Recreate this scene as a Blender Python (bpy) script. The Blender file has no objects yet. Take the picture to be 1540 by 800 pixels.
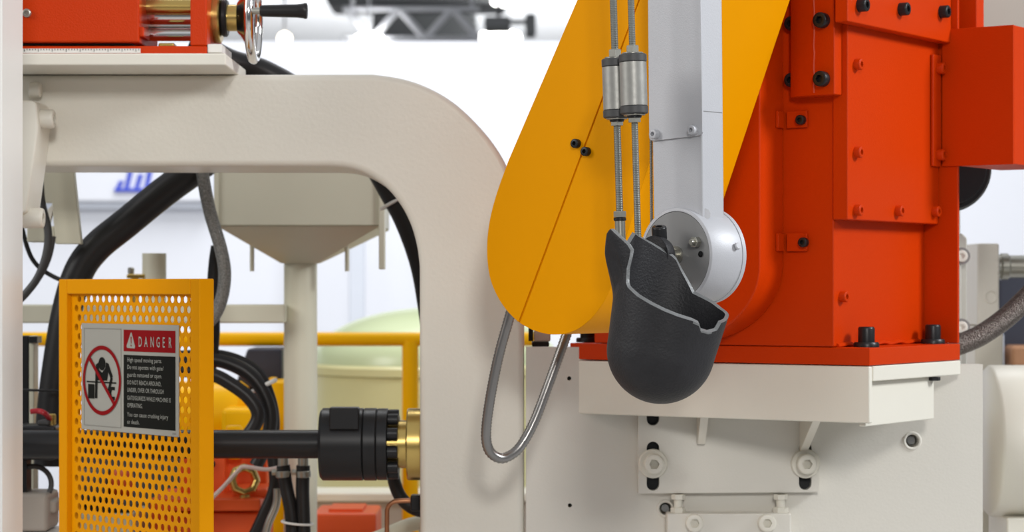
import bpy, bmesh, math, random
from mathutils import Vector, Matrix, noise
random.seed(7)
scene = bpy.context.scene
COL = scene.collection
PI = math.pi

# ------------------------------------------------------------------ camera
CAM = Vector((0.0, -3.4, 1.45)); FPX = 3400.0; HOR = 430.0
cam_d = bpy.data.cameras.new('camera'); cam = bpy.data.objects.new('camera', cam_d)
COL.objects.link(cam); scene.camera = cam
cam.location = CAM; cam.rotation_euler = (PI/2, 0, 0)
cam_d.sensor_width = 36.0; cam_d.lens = FPX/1540.0*36.0
cam_d.shift_y = (HOR-400.0)/1540.0
cam_d.dof.use_dof = True; cam_d.dof.focus_distance = 3.12; cam_d.dof.aperture_fstop = 6.8
cam_d.clip_end = 200

# ------------------------------------------------------------------ world, lamps, exposure
w = bpy.data.worlds.new('hall_light'); scene.world = w; w.use_nodes = True
bg = w.node_tree.nodes['Background']; bg.inputs[1].default_value = 0.60
_tc = w.node_tree.nodes.new('ShaderNodeTexCoord'); _sx = w.node_tree.nodes.new('ShaderNodeSeparateXYZ'); _cr = w.node_tree.nodes.new('ShaderNodeValToRGB')
w.node_tree.links.new(_tc.outputs['Generated'], _sx.inputs[0]); w.node_tree.links.new(_sx.outputs['Z'], _cr.inputs[0]); w.node_tree.links.new(_cr.outputs[0], bg.inputs[0])
for _e, (_p, _c) in zip((_cr.color_ramp.elements[0], _cr.color_ramp.elements[1]), ((0.0, (0.17, 0.175, 0.18, 1)), (0.7, (0.92, 0.95, 1.0, 1)))): _e.position = _p; _e.color = _c
vs = scene.view_settings
vs.view_transform = 'Standard'; vs.look = 'None'; vs.gamma = 1; vs.exposure = 0.0; vs.use_curve_mapping = False

def lamp(name, loc, target, size, power, color=(1, 1, 1)):
    d = bpy.data.lights.new(name, 'AREA'); d.shape = 'SQUARE'; d.size = size; d.energy = power; d.color = color
    o = bpy.data.objects.new(name, d); COL.objects.link(o); o.location = loc
    o.rotation_euler = (Vector(target)-Vector(loc)).to_track_quat('-Z', 'Y').to_euler()
    return o
lamp('hall_lamp_front', (0.5, -6.6, 3.5), (0, 0.2, 1.4), 0.8, 140, (1, 0.98, 0.95))
lamp('hall_lamp_west', (-4.5, -1.6, 3.6), (0.0, 0.0, 1.4), 2.2, 100, (1, 0.98, 0.95))
lamp('hall_lamp_east', (4.2, -1.0, 3.8), (0.3, 0.0, 1.4), 1.0, 176, (0.94, 0.97, 1.0))
lamp('stand_wall_fill', (0.0, 3.6, 5.2), (0, 6.4, 1.6), 3.0, 185, (0.97, 0.98, 1.0))  # fill light added to whiten the stand wall
lamp('ceiling_fill', (0.0, 37.0, 1.2), (0, 40, 6.5), 9.0, 1600, (0.97, 0.98, 1.0))  # unseen fill light added low behind the stand wall to brighten the ceiling

# ------------------------------------------------------------------ pixel helpers (measure the photograph on known planes)
def ray(px, py): return Vector(((px-770.0)/FPX, 1.0, (HOR-py)/FPX))
def pY(px, py, Y): return CAM + ray(px, py)*(Y-CAM.y)
def hit(px, py, p0, n):
    d = ray(px, py); return CAM + d*((p0-CAM).dot(n)/d.dot(n))
def sc(Y): return (Y+3.4)/FPX           # metres per pixel at depth Y
Z = Vector((0, 0, 1)); X = Vector((1, 0, 0)); YV = Vector((0, 1, 0))
class Frame:
    def __init__(s, O, yaw):
        s.O = Vector(O); s.U = Vector((-math.cos(yaw), math.sin(yaw), 0)); s.V = Vector((math.sin(yaw), math.cos(yaw), 0))
    def __call__(s, u, v, w): return s.O + s.U*u + s.V*v + Z*w
    def loc(s, P): d = P-s.O; return Vector((d.dot(s.U), d.dot(s.V), d.z))
    def onv(s, px, py, v): return hit(px, py, s(0, v, 0), s.V)
    def onu(s, px, py, u): return hit(px, py, s(u, 0, 0), s.U)
    def lv(s, px, py, v): return s.loc(s.onv(px, py, v))
    def lu(s, px, py, u): return s.loc(s.onu(px, py, u))
def WF(x, y, z): return Vector((x, y, z))

# ------------------------------------------------------------------ materials
def mat(name, col, rough=0.45, metal=0.0, bump=0.0, bscale=400, var=0.05, vscale=6, coat=0.0, spec=0.5):
    m = bpy.data.materials.new(name); m.use_nodes = True
    nt = m.node_tree; b = nt.nodes['Principled BSDF']
    b.inputs['Roughness'].default_value = rough; b.inputs['Metallic'].default_value = metal
    b.inputs['Specular IOR Level'].default_value = spec
    if coat: b.inputs['Coat Weight'].default_value = coat; b.inputs['Coat Roughness'].default_value = 0.15
    tc = nt.nodes.new('ShaderNodeTexCoord')
    n1 = nt.nodes.new('ShaderNodeTexNoise'); n1.inputs['Scale'].default_value = vscale; n1.inputs['Detail'].default_value = 5
    nt.links.new(tc.outputs['Object'], n1.inputs['Vector'])
    mix = nt.nodes.new('ShaderNodeMix'); mix.data_type = 'RGBA'
    mix.inputs[6].default_value = tuple(c*(1-var) for c in col)+(1,)
    mix.inputs[7].default_value = tuple(min(1, c*(1+var)) for c in col)+(1,)
    nt.links.new(n1.outputs['Fac'], mix.inputs[0]); nt.links.new(mix.outputs[2], b.inputs['Base Color'])
    if bump:
        n2 = nt.nodes.new('ShaderNodeTexNoise'); n2.inputs['Scale'].default_value = bscale; n2.inputs['Detail'].default_value = 3
        nt.links.new(tc.outputs['Object'], n2.inputs['Vector'])
        bp = nt.nodes.new('ShaderNodeBump'); bp.inputs['Strength'].default_value = bump; bp.inputs['Distance'].default_value = 0.0015
        nt.links.new(n2.outputs['Fac'], bp.inputs['Height']); nt.links.new(bp.outputs[0], b.inputs['Normal'])
    return m
def emit(name, col, k):
    m = mat(name, col); b = m.node_tree.nodes['Principled BSDF']
    b.inputs['Emission Color'].default_value = col+(1,); b.inputs['Emission Strength'].default_value = k
    return m
def braid(name, c1, c2, scale, rough=0.35, metal=0.8):
    m = mat(name, c1, rough, metal); nt = m.node_tree; b = nt.nodes['Principled BSDF']
    tc = nt.nodes.new('ShaderNodeTexCoord'); ck = nt.nodes.new('ShaderNodeTexVoronoi'); ck.inputs['Scale'].default_value = scale
    nt.links.new(tc.outputs['Object'], ck.inputs['Vector'])
    mix = nt.nodes.new('ShaderNodeMix'); mix.data_type = 'RGBA'; mix.inputs[6].default_value = c1+(1,); mix.inputs[7].default_value = c2+(1,)
    mp = nt.nodes.new('ShaderNodeMath'); mp.operation = 'MULTIPLY'; mp.inputs[1].default_value = 1.6
    nt.links.new(ck.outputs['Distance'], mp.inputs[0]); nt.links.new(mp.outputs[0], mix.inputs[0]); nt.links.new(mix.outputs[2], b.inputs['Base Color'])
    bp = nt.nodes.new('ShaderNodeBump'); bp.inputs['Strength'].default_value = 0.8; bp.inputs['Distance'].default_value = 0.002; bp.invert = True
    nt.links.new(ck.outputs['Distance'], bp.inputs['Height']); nt.links.new(bp.outputs[0], b.inputs['Normal'])
    return m
YEL = mat('yellow_paint', (0.80, 0.315, 0.0), 0.45, spec=0.05, bump=0.12, bscale=700, var=0.02)
YELG = mat('guard_yellow_paint', (0.78, 0.31, 0.0), 0.4, spec=0.1, bump=0.08, bscale=500, var=0.03)
RED = mat('orange_red_paint', (0.545, 0.036, 0.0), 0.38, spec=0.15, bump=0.22, bscale=420, var=0.06, vscale=4)
GREY = mat('machine_grey_paint', (0.70, 0.67, 0.60), 0.4, bump=0.14, bscale=300, var=0.05, vscale=3)
CFR = mat('frame_grey_paint', (0.74, 0.71, 0.625), 0.42, bump=0.2, bscale=160, var=0.08, vscale=4)
PLT = mat('plate_grey_paint', (0.47, 0.45, 0.40), 0.4, var=0.04)
CREAM = mat('cream_white_paint', (0.74, 0.71, 0.62), 0.38, bump=0.08, var=0.03)
WHITE = mat('white_paint', (0.78, 0.77, 0.73), 0.4, var=0.03)
SILV = mat('silver_paint', (0.48, 0.485, 0.51), 0.44, metal=0.1, bump=0.15, bscale=500, var=0.05, vscale=9)
DISC = mat('bare_machined_steel', (0.25, 0.25, 0.25), 0.45, metal=0.4, var=0.08, vscale=15)
STEEL = mat('zinc_steel', (0.42, 0.41, 0.36), 0.3, metal=0.85, var=0.12, vscale=40)
RODM = mat('rod_steel', (0.27, 0.275, 0.25), 0.32, metal=0.8, var=0.15, vscale=50)
SLEEVE = mat('dull_cast_steel', (0.36, 0.355, 0.33), 0.42, metal=0.55, bump=0.15, bscale=120, var=0.22, vscale=60)
CHROME = mat('chrome', (0.80, 0.78, 0.76), 0.12, metal=1.0, var=0.02)
BRASS = mat('brass', (0.62, 0.44, 0.14), 0.25, metal=0.95, var=0.06)
BLK = mat('black_oxide', (0.012, 0.012, 0.013), 0.36, spec=0.35, var=0.1)
RUB = mat('black_rubber', (0.013, 0.012, 0.012), 0.4, spec=0.35, var=0.15)
RUBG = mat('grey_rubber_cap', (0.05, 0.05, 0.05), 0.5, var=0.15)
IRON = mat('cast_iron_coating', (0.021, 0.0205, 0.0225), 0.5, spec=0.3, bump=0.5, bscale=330, var=0.25, vscale=60)
IRONE = mat('worn_iron_edge', (0.20, 0.205, 0.205), 0.45, metal=0.4, bump=0.4, bscale=250, var=0.2, vscale=60)
HOPP = mat('hopper_green_grey', (0.58, 0.56, 0.44), 0.45, var=0.05)
TANK = mat('tank_cream_green', (0.70, 0.65, 0.33), 0.3, var=0.04)
TANKD = mat('tank_dome_green', (0.62, 0.70, 0.42), 0.25, var=0.04)
YELB = mat('bright_yellow_paint', (0.95, 0.50, 0.0), 0.35, spec=0.2, var=0.03)
REDB = mat('red_machine_paint', (0.72, 0.085, 0.01), 0.4, var=0.06)
COPPER = mat('copper', (0.50, 0.22, 0.11), 0.3, metal=0.9)
SIGNG = mat('sign_grey_white', (0.36, 0.35, 0.31), 0.6, spec=0.2, var=0.03)
SIGNR = mat('sign_red', (0.24, 0.004, 0.006), 0.6, spec=0.1, var=0.02)
SIGNK = mat('sign_black', (0.010, 0.010, 0.008), 0.6, spec=0.1, var=0.02)
SIGNL = mat('sign_line', (0.25, 0.24, 0.21), 0.5)
SIGNT = mat('sign_text', (0.34, 0.34, 0.30), 0.5)
BRAID = braid('steel_braid', (0.50, 0.49, 0.46), (0.20, 0.20, 0.19), 520)
BRAIDB = braid('bronze_braid', (0.30, 0.27, 0.24), (0.12, 0.10, 0.09), 480)
CONDM = mat('conduit_steel', (0.27, 0.26, 0.25), 0.30, metal=0.85)
WALLM = mat('stand_wall_white', (0.85, 0.87, 0.93), 0.6, var=0.01)
CEILM = mat('ceiling_pale', (0.66, 0.67, 0.68), 0.7, var=0.03)
FLOORM = mat('hall_floor_grey', (0.45, 0.44, 0.43), 0.5, var=0.08)
DGREY = mat('dark_grey_sheet', (0.17, 0.18, 0.19), 0.5)
NAVY = mat('dark_navy', (0.025, 0.028, 0.045), 0.5)
BLUE = mat('blue_lettering', (0.05, 0.09, 0.62), 0.5)
PALE = mat('pale_blue_white', (0.70, 0.74, 0.82), 0.5)
TAUPE = mat('taupe_paint', (0.42, 0.38, 0.33), 0.45)
PINK = mat('clear_cord', (0.62, 0.50, 0.46), 0.4)
LEVER = mat('red_lever', (0.40, 0.01, 0.02), 0.35)
LAMPM = emit('lamp_glow', (1.0, 0.99, 0.96), 14.0)
LAMPW = emit('warm_lamp_glow', (1.0, 0.88, 0.70), 6.0)
BROWN = mat('brown_carton', (0.35, 0.17, 0.08), 0.6)

# ------------------------------------------------------------------ object helpers
WL = {}                                    # world location of every object
def put(o, world, parent):
    COL.objects.link(o)
    p = Vector((0, 0, 0))
    if parent is not None: o.parent = parent; p = WL[parent.name]
    o.location = world - p; WL[o.name] = Vector(world)
def tag(o, label=None, cat=None, group=None, kind=None):
    if label: o['label'] = label
    if cat: o['category'] = cat
    if group: o['group'] = group
    if kind: o['kind'] = kind
    return o
def thing(name, label, cat, loc, group=None):
    o = bpy.data.objects.new(name, None); o.empty_display_size = 0.05
    put(o, Vector(loc), None); return tag(o, label, cat, group)

class MB:
    def __init__(s): s.bm = bmesh.new()
    def prism(s, pts, vec):
        vec = Vector(vec)
        a = [s.bm.verts.new(p) for p in pts]; b = [s.bm.verts.new(Vector(p)+vec) for p in pts]
        n = len(pts)
        s.bm.faces.new(a); s.bm.faces.new(b[::-1])
        for i in range(n): s.bm.faces.new((a[i], b[i], b[(i+1) % n], a[(i+1) % n]))
        return s
    def box(s, F, a, b, c):
        s.prism([F(a[0], b[0], c[0]), F(a[1], b[0], c[0]), F(a[1], b[0], c[1]), F(a[0], b[0], c[1])], F(0, b[1], 0)-F(0, b[0], 0)); return s
    def pbox(s, x0, y0, x1, y1, Y0, Y1):
        s.prism([pY(x0, y0, Y0), pY(x1, y0, Y0), pY(x1, y1, Y0), pY(x0, y1, Y0)], (0, Y1-Y0, 0)); return s
    def lathe(s, p0, axis, prof, seg=32, cap=True):
        axis = Vector(axis).normalized(); t = axis.orthogonal().normalized(); u = axis.cross(t)
        rings = []
        for d, r in prof:
            c = Vector(p0)+axis*d
            if r < 1e-6: rings.append([s.bm.verts.new(c)])
            else: rings.append([s.bm.verts.new(c+(t*math.cos(2*PI*i/seg)+u*math.sin(2*PI*i/seg))*r) for i in range(seg)])
        for A, B in zip(rings, rings[1:]):
            if len(A) == 1 and len(B) == 1: continue
            for i in range(seg):
                j = (i+1) % seg
                if len(A) == 1: s.bm.faces.new((A[0], B[i], B[j]))
                elif len(B) == 1: s.bm.faces.new((A[i], A[j], B[0]))
                else: s.bm.faces.new((A[i], A[j], B[j], B[i]))
        if cap:
            if len(rings[0]) > 1: s.bm.faces.new(rings[0][::-1])
            if len(rings[-1]) > 1: s.bm.faces.new(rings[-1])
        return s
    def cyl(s, p0, p1, r, r1=None, seg=28):
        d = Vector(p1)-Vector(p0); return s.lathe(p0, d, [(0, r), (d.length, r if r1 is None else r1)], seg)
    def ccyl(s, p0, p1, r, c, seg=28):              # cylinder with chamfered rims
        d = Vector(p1)-Vector(p0); L = d.length
        return s.lathe(p0, d, [(0, r-c), (c, r), (L-c, r), (L, r-c)], seg)
    def torus(s, c, axis, R, r, n=40, m=12):
        axis = Vector(axis).normalized(); t = axis.orthogonal().normalized(); u = axis.cross(t); G = []
        for i in range(n):
            d = t*math.cos(2*PI*i/n)+u*math.sin(2*PI*i/n)
            G.append([s.bm.verts.new(Vector(c)+d*(R+r*math.cos(2*PI*j/m))+axis*(r*math.sin(2*PI*j/m))) for j in range(m)])
        for i in range(n):
            for j in range(m): s.bm.faces.new((G[i][j], G[(i+1) % n][j], G[(i+1) % n][(j+1) % m], G[i][(j+1) % m]))
        return s
    def tube(s, pts, r, seg=12, sub=8, ridge=None):
        P = smooth(pts, sub) if sub > 1 else [Vector(p) for p in pts]
        if ridge:                                     # resample evenly, alternate the radius
            P = resample(P, ridge[0]/2.0)
        n = len(P); nrm = None; prev = None
        for i, p in enumerate(P):
            tg = (P[min(i+1, n-1)]-P[max(i-1, 0)]).normalized()
            nrm = tg.orthogonal().normalized() if nrm is None else (nrm-tg*nrm.dot(tg)).normalized()
            bn = tg.cross(nrm); rr = r if not ridge else (r if i % 2 else r-ridge[1])
            if callable(r): rr = r(i/(n-1))
            ring = [s.bm.verts.new(p+(nrm*math.cos(2*PI*k/seg)+bn*math.sin(2*PI*k/seg))*rr) for k in range(seg)]
            if prev:
                for k in range(seg): s.bm.faces.new((prev[k], prev[(k+1) % seg], ring[(k+1) % seg], ring[k]))
            else: s.bm.faces.new(ring[::-1])
            prev = ring
        s.bm.faces.new(prev); return s
    def holed(s, F2, vec, outer, holes):
        ed = []
        for L in [outer]+holes:
            vv = [s.bm.verts.new(F2(*q)) for q in L]
            ed += [s.bm.edges.new((vv[i], vv[(i+1) % len(vv)])) for i in range(len(vv))]
        r = bmesh.ops.triangle_fill(s.bm, use_beauty=True, use_dissolve=False, edges=ed)
        fs = [g for g in r['geom'] if isinstance(g, bmesh.types.BMFace)]
        e = bmesh.ops.extrude_face_region(s.bm, geom=fs, use_keep_orig=True)
        for g in e['geom']:
            if isinstance(g, bmesh.types.BMVert): g.co += Vector(vec)
        return s
    def done(s, name, m, parent=None, bevel=0.0, bseg=2, ang=35, label=None, kind=None, recalc=True):
        bm = s.bm
        if recalc: bmesh.ops.recalc_face_normals(bm, faces=bm.faces)
        c = Vector((0, 0, 0))
        lo = Vector((min(v.co[i] for v in bm.verts) for i in range(3))); hi = Vector((max(v.co[i] for v in bm.verts) for i in range(3)))
        c = (lo+hi)/2
        for v in bm.verts: v.co -= c
        me = bpy.data.meshes.new(name); bm.to_mesh(me); bm.free()
        for mm in (m if isinstance(m, (list, tuple)) else [m]): me.materials.append(mm)
        for p in me.polygons: p.use_smooth = True
        me.set_sharp_from_angle(angle=math.radians(ang))
        o = bpy.data.objects.new(name, me); put(o, c, parent)
        if bevel:
            b = o.modifiers.new('edge', 'BEVEL'); b.width = bevel; b.segments = bseg; b.limit_method = 'ANGLE'; b.angle_limit = math.radians(40); b.harden_normals = True
        if label: o['label'] = label
        if kind: o['kind'] = kind
        return o
def smooth(pts, sub):
    P = [Vector(p) for p in pts]; out = []
    for i in range(len(P)-1):
        a, b, c, d = P[max(i-1, 0)], P[i], P[i+1], P[min(i+2, len(P)-1)]
        for k in range(sub):
            t = k/sub
            out.append(0.5*((2*b)+(c-a)*t+(2*a-5*b+4*c-d)*t*t+(3*b-a-3*c+d)*t**3))
    out.append(P[-1]); return out
def resample(P, step):
    out = [P[0]]; acc = 0.0
    for a, b in zip(P, P[1:]):
        L = (b-a).length; pos = step-acc
        while pos <= L: out.append(a.lerp(b, pos/L)); pos += step
        acc = (acc+L) % step
    return out
def circ(cx, cy, r, n=20): return [(cx+r*math.cos(2*PI*i/n), cy+r*math.sin(2*PI*i/n)) for i in range(n)]
def slot(cx, y0, y1, r, n=8):
    return [(cx+r*math.cos(PI*i/n), y1-r+r*math.sin(PI*i/n)) for i in range(n+1)]+[(cx+r*math.cos(PI+PI*i/n), y0+r+r*math.sin(PI+PI*i/n)) for i in range(n+1)]

# shared screw meshes (unit size, head along +Z)
SCREW = {}
def screw_mesh(kind, m):
    k = (kind, m.name)
    if k in SCREW: return SCREW[k]
    b = bmesh.new()
    def ring(n, r, z, ph=0): return [b.verts.new((r*math.cos(2*PI*i/n+ph), r*math.sin(2*PI*i/n+ph), z)) for i in range(n)]
    def br(A, B):
        n = len(A)
        for i in range(n): b.faces.new((A[i], A[(i+1) % n], B[(i+1) % n], B[i]))
    if kind == 'cap':
        n = 24
        R = [ring(n, 1, 0), ring(n, 1, 0.86), ring(n, 0.95, 0.95), ring(n, 0.86, 1.0), ring(n, 0.54, 1.0)]
        hx = []
        for i in range(n):                                   # hexagonal socket
            a = 2*PI*i/n; f = math.cos(PI/6)/math.cos(((a) % (PI/3))-PI/6); hx.append((0.52*f*math.cos(a), 0.52*f*math.sin(a)))
        H1 = [b.verts.new((x, y, 1.0)) for x, y in hx]; H2 = [b.verts.new((x, y, 0.45)) for x, y in hx]
        for A, B in zip(R, R[1:]): br(A, B)
        br(R[-1], H1); br(H1, H2); b.faces.new(H2); b.faces.new(R[0][::-1])
    elif kind == 'hex':
        n = 6
        A, B, Cc = ring(n, 1.0, 0), ring(n, 1.0, 0.88), ring(n, 0.88, 1.0)
        br(A, B); br(B, Cc); b.faces.new(Cc); b.faces.new(A[::-1])
    elif kind == 'washer':
        n = 28
        A, B, Cc, D = ring(n, 1, 0), ring(n, 1, 0.7), ring(n, 0.93, 1.0), ring(n, 0.3, 1.0)
        br(A, B); br(B, Cc); br(Cc, D); b.faces.new(D); b.faces.new(A[::-1])
    me = bpy.data.meshes.new(kind+'_screw'); b.to_mesh(me); b.free(); me.materials.append(m)
    for p in me.polygons: p.use_smooth = True
    me.set_sharp_from_angle(angle=math.radians(32))
    SCREW[k] = me; return me
def screw(name, kind, m, pos, axis, r, h, parent, label=None):
    o = bpy.data.objects.new(name, screw_mesh(kind, m)); put(o, Vector(pos), parent)
    o.rotation_euler = Vector(axis).to_track_quat('Z', 'Y').to_euler(); o.scale = (r, r, h)
    if label: o['label'] = label
    return o

# ================================================================== the hall
def struct(mb, name, m): return tag(mb.done(name, m), kind='structure')
struct(MB().box(WF, (-16, 16), (-9, 46), (-0.1, 0)), 'floor', FLOORM)
struct(MB().box(WF, (-24, 24), (9, 46), (6.6, 6.8)), 'ceiling', CEILM)
struct(MB().box(WF, (-24, 24), (45.8, 46), (0, 6.6)), 'wall_far', CEILM)
wt = pY(0, 62, 6.5).z
struct(MB().box(WF, (-6.5, 6.5), (6.5, 6.6), (0, wt)), 'wall_back', WALLM)

t = thing('fascia_board', 'white fascia board with blurred blue lettering on the white stand wall', 'sign', pY(200, 300, 6.4))
MB().pbox(-80, 170, 318, 303, 6.38, 6.5).done('board', WALLM, t, 0.01)
for i, (x0, x1, y0) in enumerate([(172, 182, 272), (186, 196, 256), (201, 211, 262), (216, 225, 256), (231, 239, 270)]):
    MB().prism([pY(x0, 288, 6.37), pY(x0+6, 288, 6.37), pY(x1+4, y0, 6.37), pY(x1-3, y0, 6.37)], (0, 0.01, 0)).done('letter', BLUE, t)
MB().pbox(172, 283, 238, 288, 6.36, 6.372).done('underline', BLUE, t)
MB().pbox(-80, 303, 318, 313, 6.42, 6.5).done('rail', PALE, t)
t = thing('stand_post', 'slim pale post standing in front of the white stand wall', 'post', (pY(536, 400, 6).x, 6, 0))
x0, x1 = pY(525, 400, 6).x, pY(548, 400, 6).x
MB().box(WF, (x0, x1), (6.0, 6.06), (0, 2.1)).done('upright', PALE, t, 0.005)
MB().box(WF, (x0-0.03, x1+0.03), (5.95, 6.1), (0, 0.02)).done('foot_plate', PALE, t)

# truss, dark ceiling panels and lamps under the roof
t = thing('roof_truss', 'pale triangular roof truss hanging under the hall ceiling', 'truss', pY(620, 57, 18))
TY = 18.0; tr = sc(TY)
for y in (13, 58): MB().tube([pY(515, y, TY), pY(722, y, TY)], 4*tr, 8, 1).done('chord', WALLM, t)
xs = list(range(520, 722, 40))
for i in range(len(xs)-1):
    a, b = (58, 13) if i % 2 else (13, 58)
    MB().tube([pY(xs[i], a, TY), pY(xs[i+1], b, TY)], 5.5*tr, 8, 1).done('brace', WALLM, t)
for x in (530, 710): MB().tube([pY(x, 13, TY), WF(pY(x, 13, TY).x, TY, 6.6)], 0.02, 8, 1).done('hanger', WALLM, t)
t = thing('dark_ceiling_panel', 'dark grey panels standing in for the dark ceiling behind the roof truss', 'duct', pY(650, 40, 20))
MB().pbox(560, 18, 715, 56, 20, 21).done('lower_dark_panel', DGREY, t, 0.03)  # dark panels stand in for the dark ceiling area and ceiling line
MB().pbox(490, -22, 760, 5, 20, 21).done('upper_dark_panel', DGREY, t, 0.03)
for x in (580, 720): MB().tube([pY(x, -10, 20.5), WF(pY(x, 0, 20.5).x, 20.5, 6.6)], 0.03, 6, 1).done('hanger', DGREY, t)
for i, (x, y, rx, ry, lab, m) in enumerate([
        (428, 56, 10, 7, 'small warm round hall lamp beside the black grip of the handwheel', LAMPW),
        (555, 57, 22, 7, 'oblong white hall lamp under the truss, nearest to the warm lamp', LAMPM),
        (752, 53, 32, 8, 'widest white hall lamp, close to the edge of the yellow arm', LAMPM),
        (765, 0, 26, 7, 'white hall lamp cut by the top of the picture above the truss', LAMPM)]):
    LY = 17.0-0.0+(i*0.9); t = thing('hall_lamp', lab, 'lamp', pY(x, y, LY)); k = sc(LY)
    c = pY(x, y, LY)
    MB().lathe(c-Z*ry*k, Z, [(0, rx*k*0.86), (ry*k*0.5, rx*k), (ry*k*1.4, rx*k*0.9), (ry*k*2, rx*k*0.35)], 28).done('lamp_shade', m, t)
    MB().tube([c+Z*ry*k*0.9, WF(c.x, c.y, 6.6)], 0.012, 6, 1).done('cable', WALLM, t)
t = thing('spotlight', 'dark spotlight fitting hanging beside the widest white hall lamp', 'lamp', pY(745, 34, 16))
MB().pbox(728, 24, 768, 42, 16, 16.4).done('housing', DGREY, t, 0.02)
MB().pbox(790, 20, 806, 54, 16, 16.2).done('yoke', DGREY, t, 0.02)
MB().tube([pY(750, 24, 16.2), WF(pY(750, 24, 16.2).x, 16.2, 6.6)], 0.02, 6, 1).done('hanger', DGREY, t)
MB().tube([pY(760, 33, 16.2), pY(798, 33, 16.2)], 0.02, 6, 1).done('crossbar', DGREY, t)

# ================================================================== grey platen of the machine
PYF = 0.30
t = thing('machine_platen', 'large grey machine platen behind the ladle, with bolt holes', 'machine', (0.4, 0.45, 0))
zf = 0.0
a = pY(791, 522, PYF); b_ = pY(1430, 522, PYF); c_ = pY(1430, 548, PYF); d_ = pY(1478, 548, PYF)
F2 = lambda x, z: Vector((x, PYF, z))
hx, hz = pY(1372, 663, PYF).x, pY(1372, 663, PYF).z
h2x, h2z = pY(1001, 765, PYF).x, pY(1001, 765, PYF).z
holes = [circ(hx, hz, 0.0105), circ(h2x, h2z, 0.010)]
for px, py in ((857, 760), (856, 569)):
    p = pY(px, py, PYF); holes.append(circ(p.x, p.z, 0.0035, 10))
MB().holed(F2, (0, 0.03, 0), [(a.x, 0), (d_.x, 0), (d_.x, d_.z), (c_.x, c_.z), (b_.x, b_.z), (a.x, a.z)], holes).done('front_plate', GREY, t, ang=5)
MB().box(WF, (a.x+0.005, d_.x-0.005), (PYF+0.031, 0.56), (0, c_.z-0.01)).done('platen_body', GREY, t, 0.006)
for x_, z_, r in ((hx, hz, 0.0105), (h2x, h2z, 0.010)):
    MB().torus((x_, PYF, z_), YV, r+0.0025, 0.0025, 28, 8).done('hole_rim', GREY, t)
    MB().cyl((x_, PYF+0.014, z_), (x_, PYF+0.0305, z_), r*0.62).done('set_screw', DISC, t)

t = thing('limit_switch', 'small grey switch with black edges on top of the platen under the yellow arm', 'switch', pY(812, 521, 0.36))
MB().pbox(803, 497, 828, 514, 0.36, 0.42).done('switch_body', GREY, t, 0.003)
MB().pbox(795, 480, 802, 513, 0.37, 0.42).done('side_clip', BLK, t)
MB().pbox(800, 514, 826, 521.5, 0.36, 0.42).done('base', BLK, t, 0.002)

# adjusting stop block under the slotted plate
t = thing('stop_block', 'grey stop block with two jack bolts bolted below the slotted plate', 'bracket', pY(1096, 800, PYF-0.02))
MB().pbox(1003, 772, 1190, 812, PYF-0.035, PYF).done('bar', GREY, t, 0.003)
for x in (1044, 1153): screw('cap_screw', 'cap', CREAM, pY(x, 786, PYF-0.035), (0, -1, 0), 13.5*sc(.27), 0.012, t)
for x in (1020, 1174):
    p = pY(x, 772, PYF-0.018); q = pY(x, 743, PYF-0.018)
    j = MB().cyl(p, q, 6.5*sc(.28)).done('jack_bolt', CREAM, t)
    screw('lock_nut', 'hex', CREAM, p, Z, 11.5*sc(.28), 0.010, j); screw('bolt_head', 'hex', CREAM, q-Z*0.0085, Z, 10.5*sc(.28), 0.0085, j)

# ================================================================== robot frame: column base corner at (1308, 550)
YAW = math.radians(35)
RF = Frame(pY(1308, 550, 0.0), YAW)
N1 = -RF.V            # outward of the shaded front faces
N2 = -RF.U            # outward of the bright side faces
uL = RF.lv(857, 530, 0).x; vB = RF.lu(1444, 548, 0).y

# white mounting bracket
t = thing('mounting_bracket', 'cream white bracket under the red column, bolted to the platen by two washered screws', 'bracket', RF(0.2, 0.1, -0.1))
fp = [RF.onv(858, 542, 0), RF.onv(1307.5, 551, 0), RF.onv(1308, 637, 0), RF.onv(867, 622, 0)]
MB().prism(fp, RF.V*0.011).done('front_plate', CREAM, t, 0.0025)
wb = -0.024
MB().box(RF, (-0.001, uL-0.01), (0.0115, vB), (wb, -0.0008)).done('top_plate', CREAM, t, 0.002)
v2 = RF.lu(1405, 600, 0.012).y; w2 = RF.lu(1405, 630, 0.012).z
MB().prism([RF(0.012, 0.0115, wb-0.0005), RF(0.012, v2, wb-0.0005), RF(0.012, v2, w2), RF(0.012, 0.0115, w2)], RF.U*0.012).done('end_web', CREAM, t, 0.002)
MB().box(RF, (0.03, 0.32), (v2-0.012, v2), (w2, wb-0.0005)).done('rear_web', CREAM, t)
p = RF.onu(1405, 576, 0.006)
screw('bolt_end', 'hex', BLK, RF(0.006, RF.loc(p).y, wb-0.001), -Z, 0.010, 0.006, t)
wbz = RF(0, 0, -0.055).z
def gusset(pxf, pyf, yn):
    f = pY(pxf, pyf, PYF-0.02); x = f.x
    MB().prism([WF(x, PYF-0.02, f.z), WF(x, PYF-0.02, wbz), WF(x, yn-0.018, wbz), WF(x, yn, RF(0, 0, -0.086).z), WF(x, PYF-0.032, f.z)], (0.013, 0, 0)).done('gusset', CREAM, t, 0.001)
gusset(1048, 667, 0.205); gusset(1202, 677, 0.105)
SPY = PYF-0.02
G2 = lambda x, z: Vector((x, SPY, z))
A = pY(960, 600, SPY); Bq = pY(1232, 741, SPY); s_ = sc(SPY)
def P2(px, py): q = pY(px, py, SPY); return (q.x, q.z)
def pslot(px, y0, y1, r):
    q0, q1 = P2(px, y1), P2(px, y0); return slot(q0[0], q0[1], q1[1], r*s_)
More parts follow.
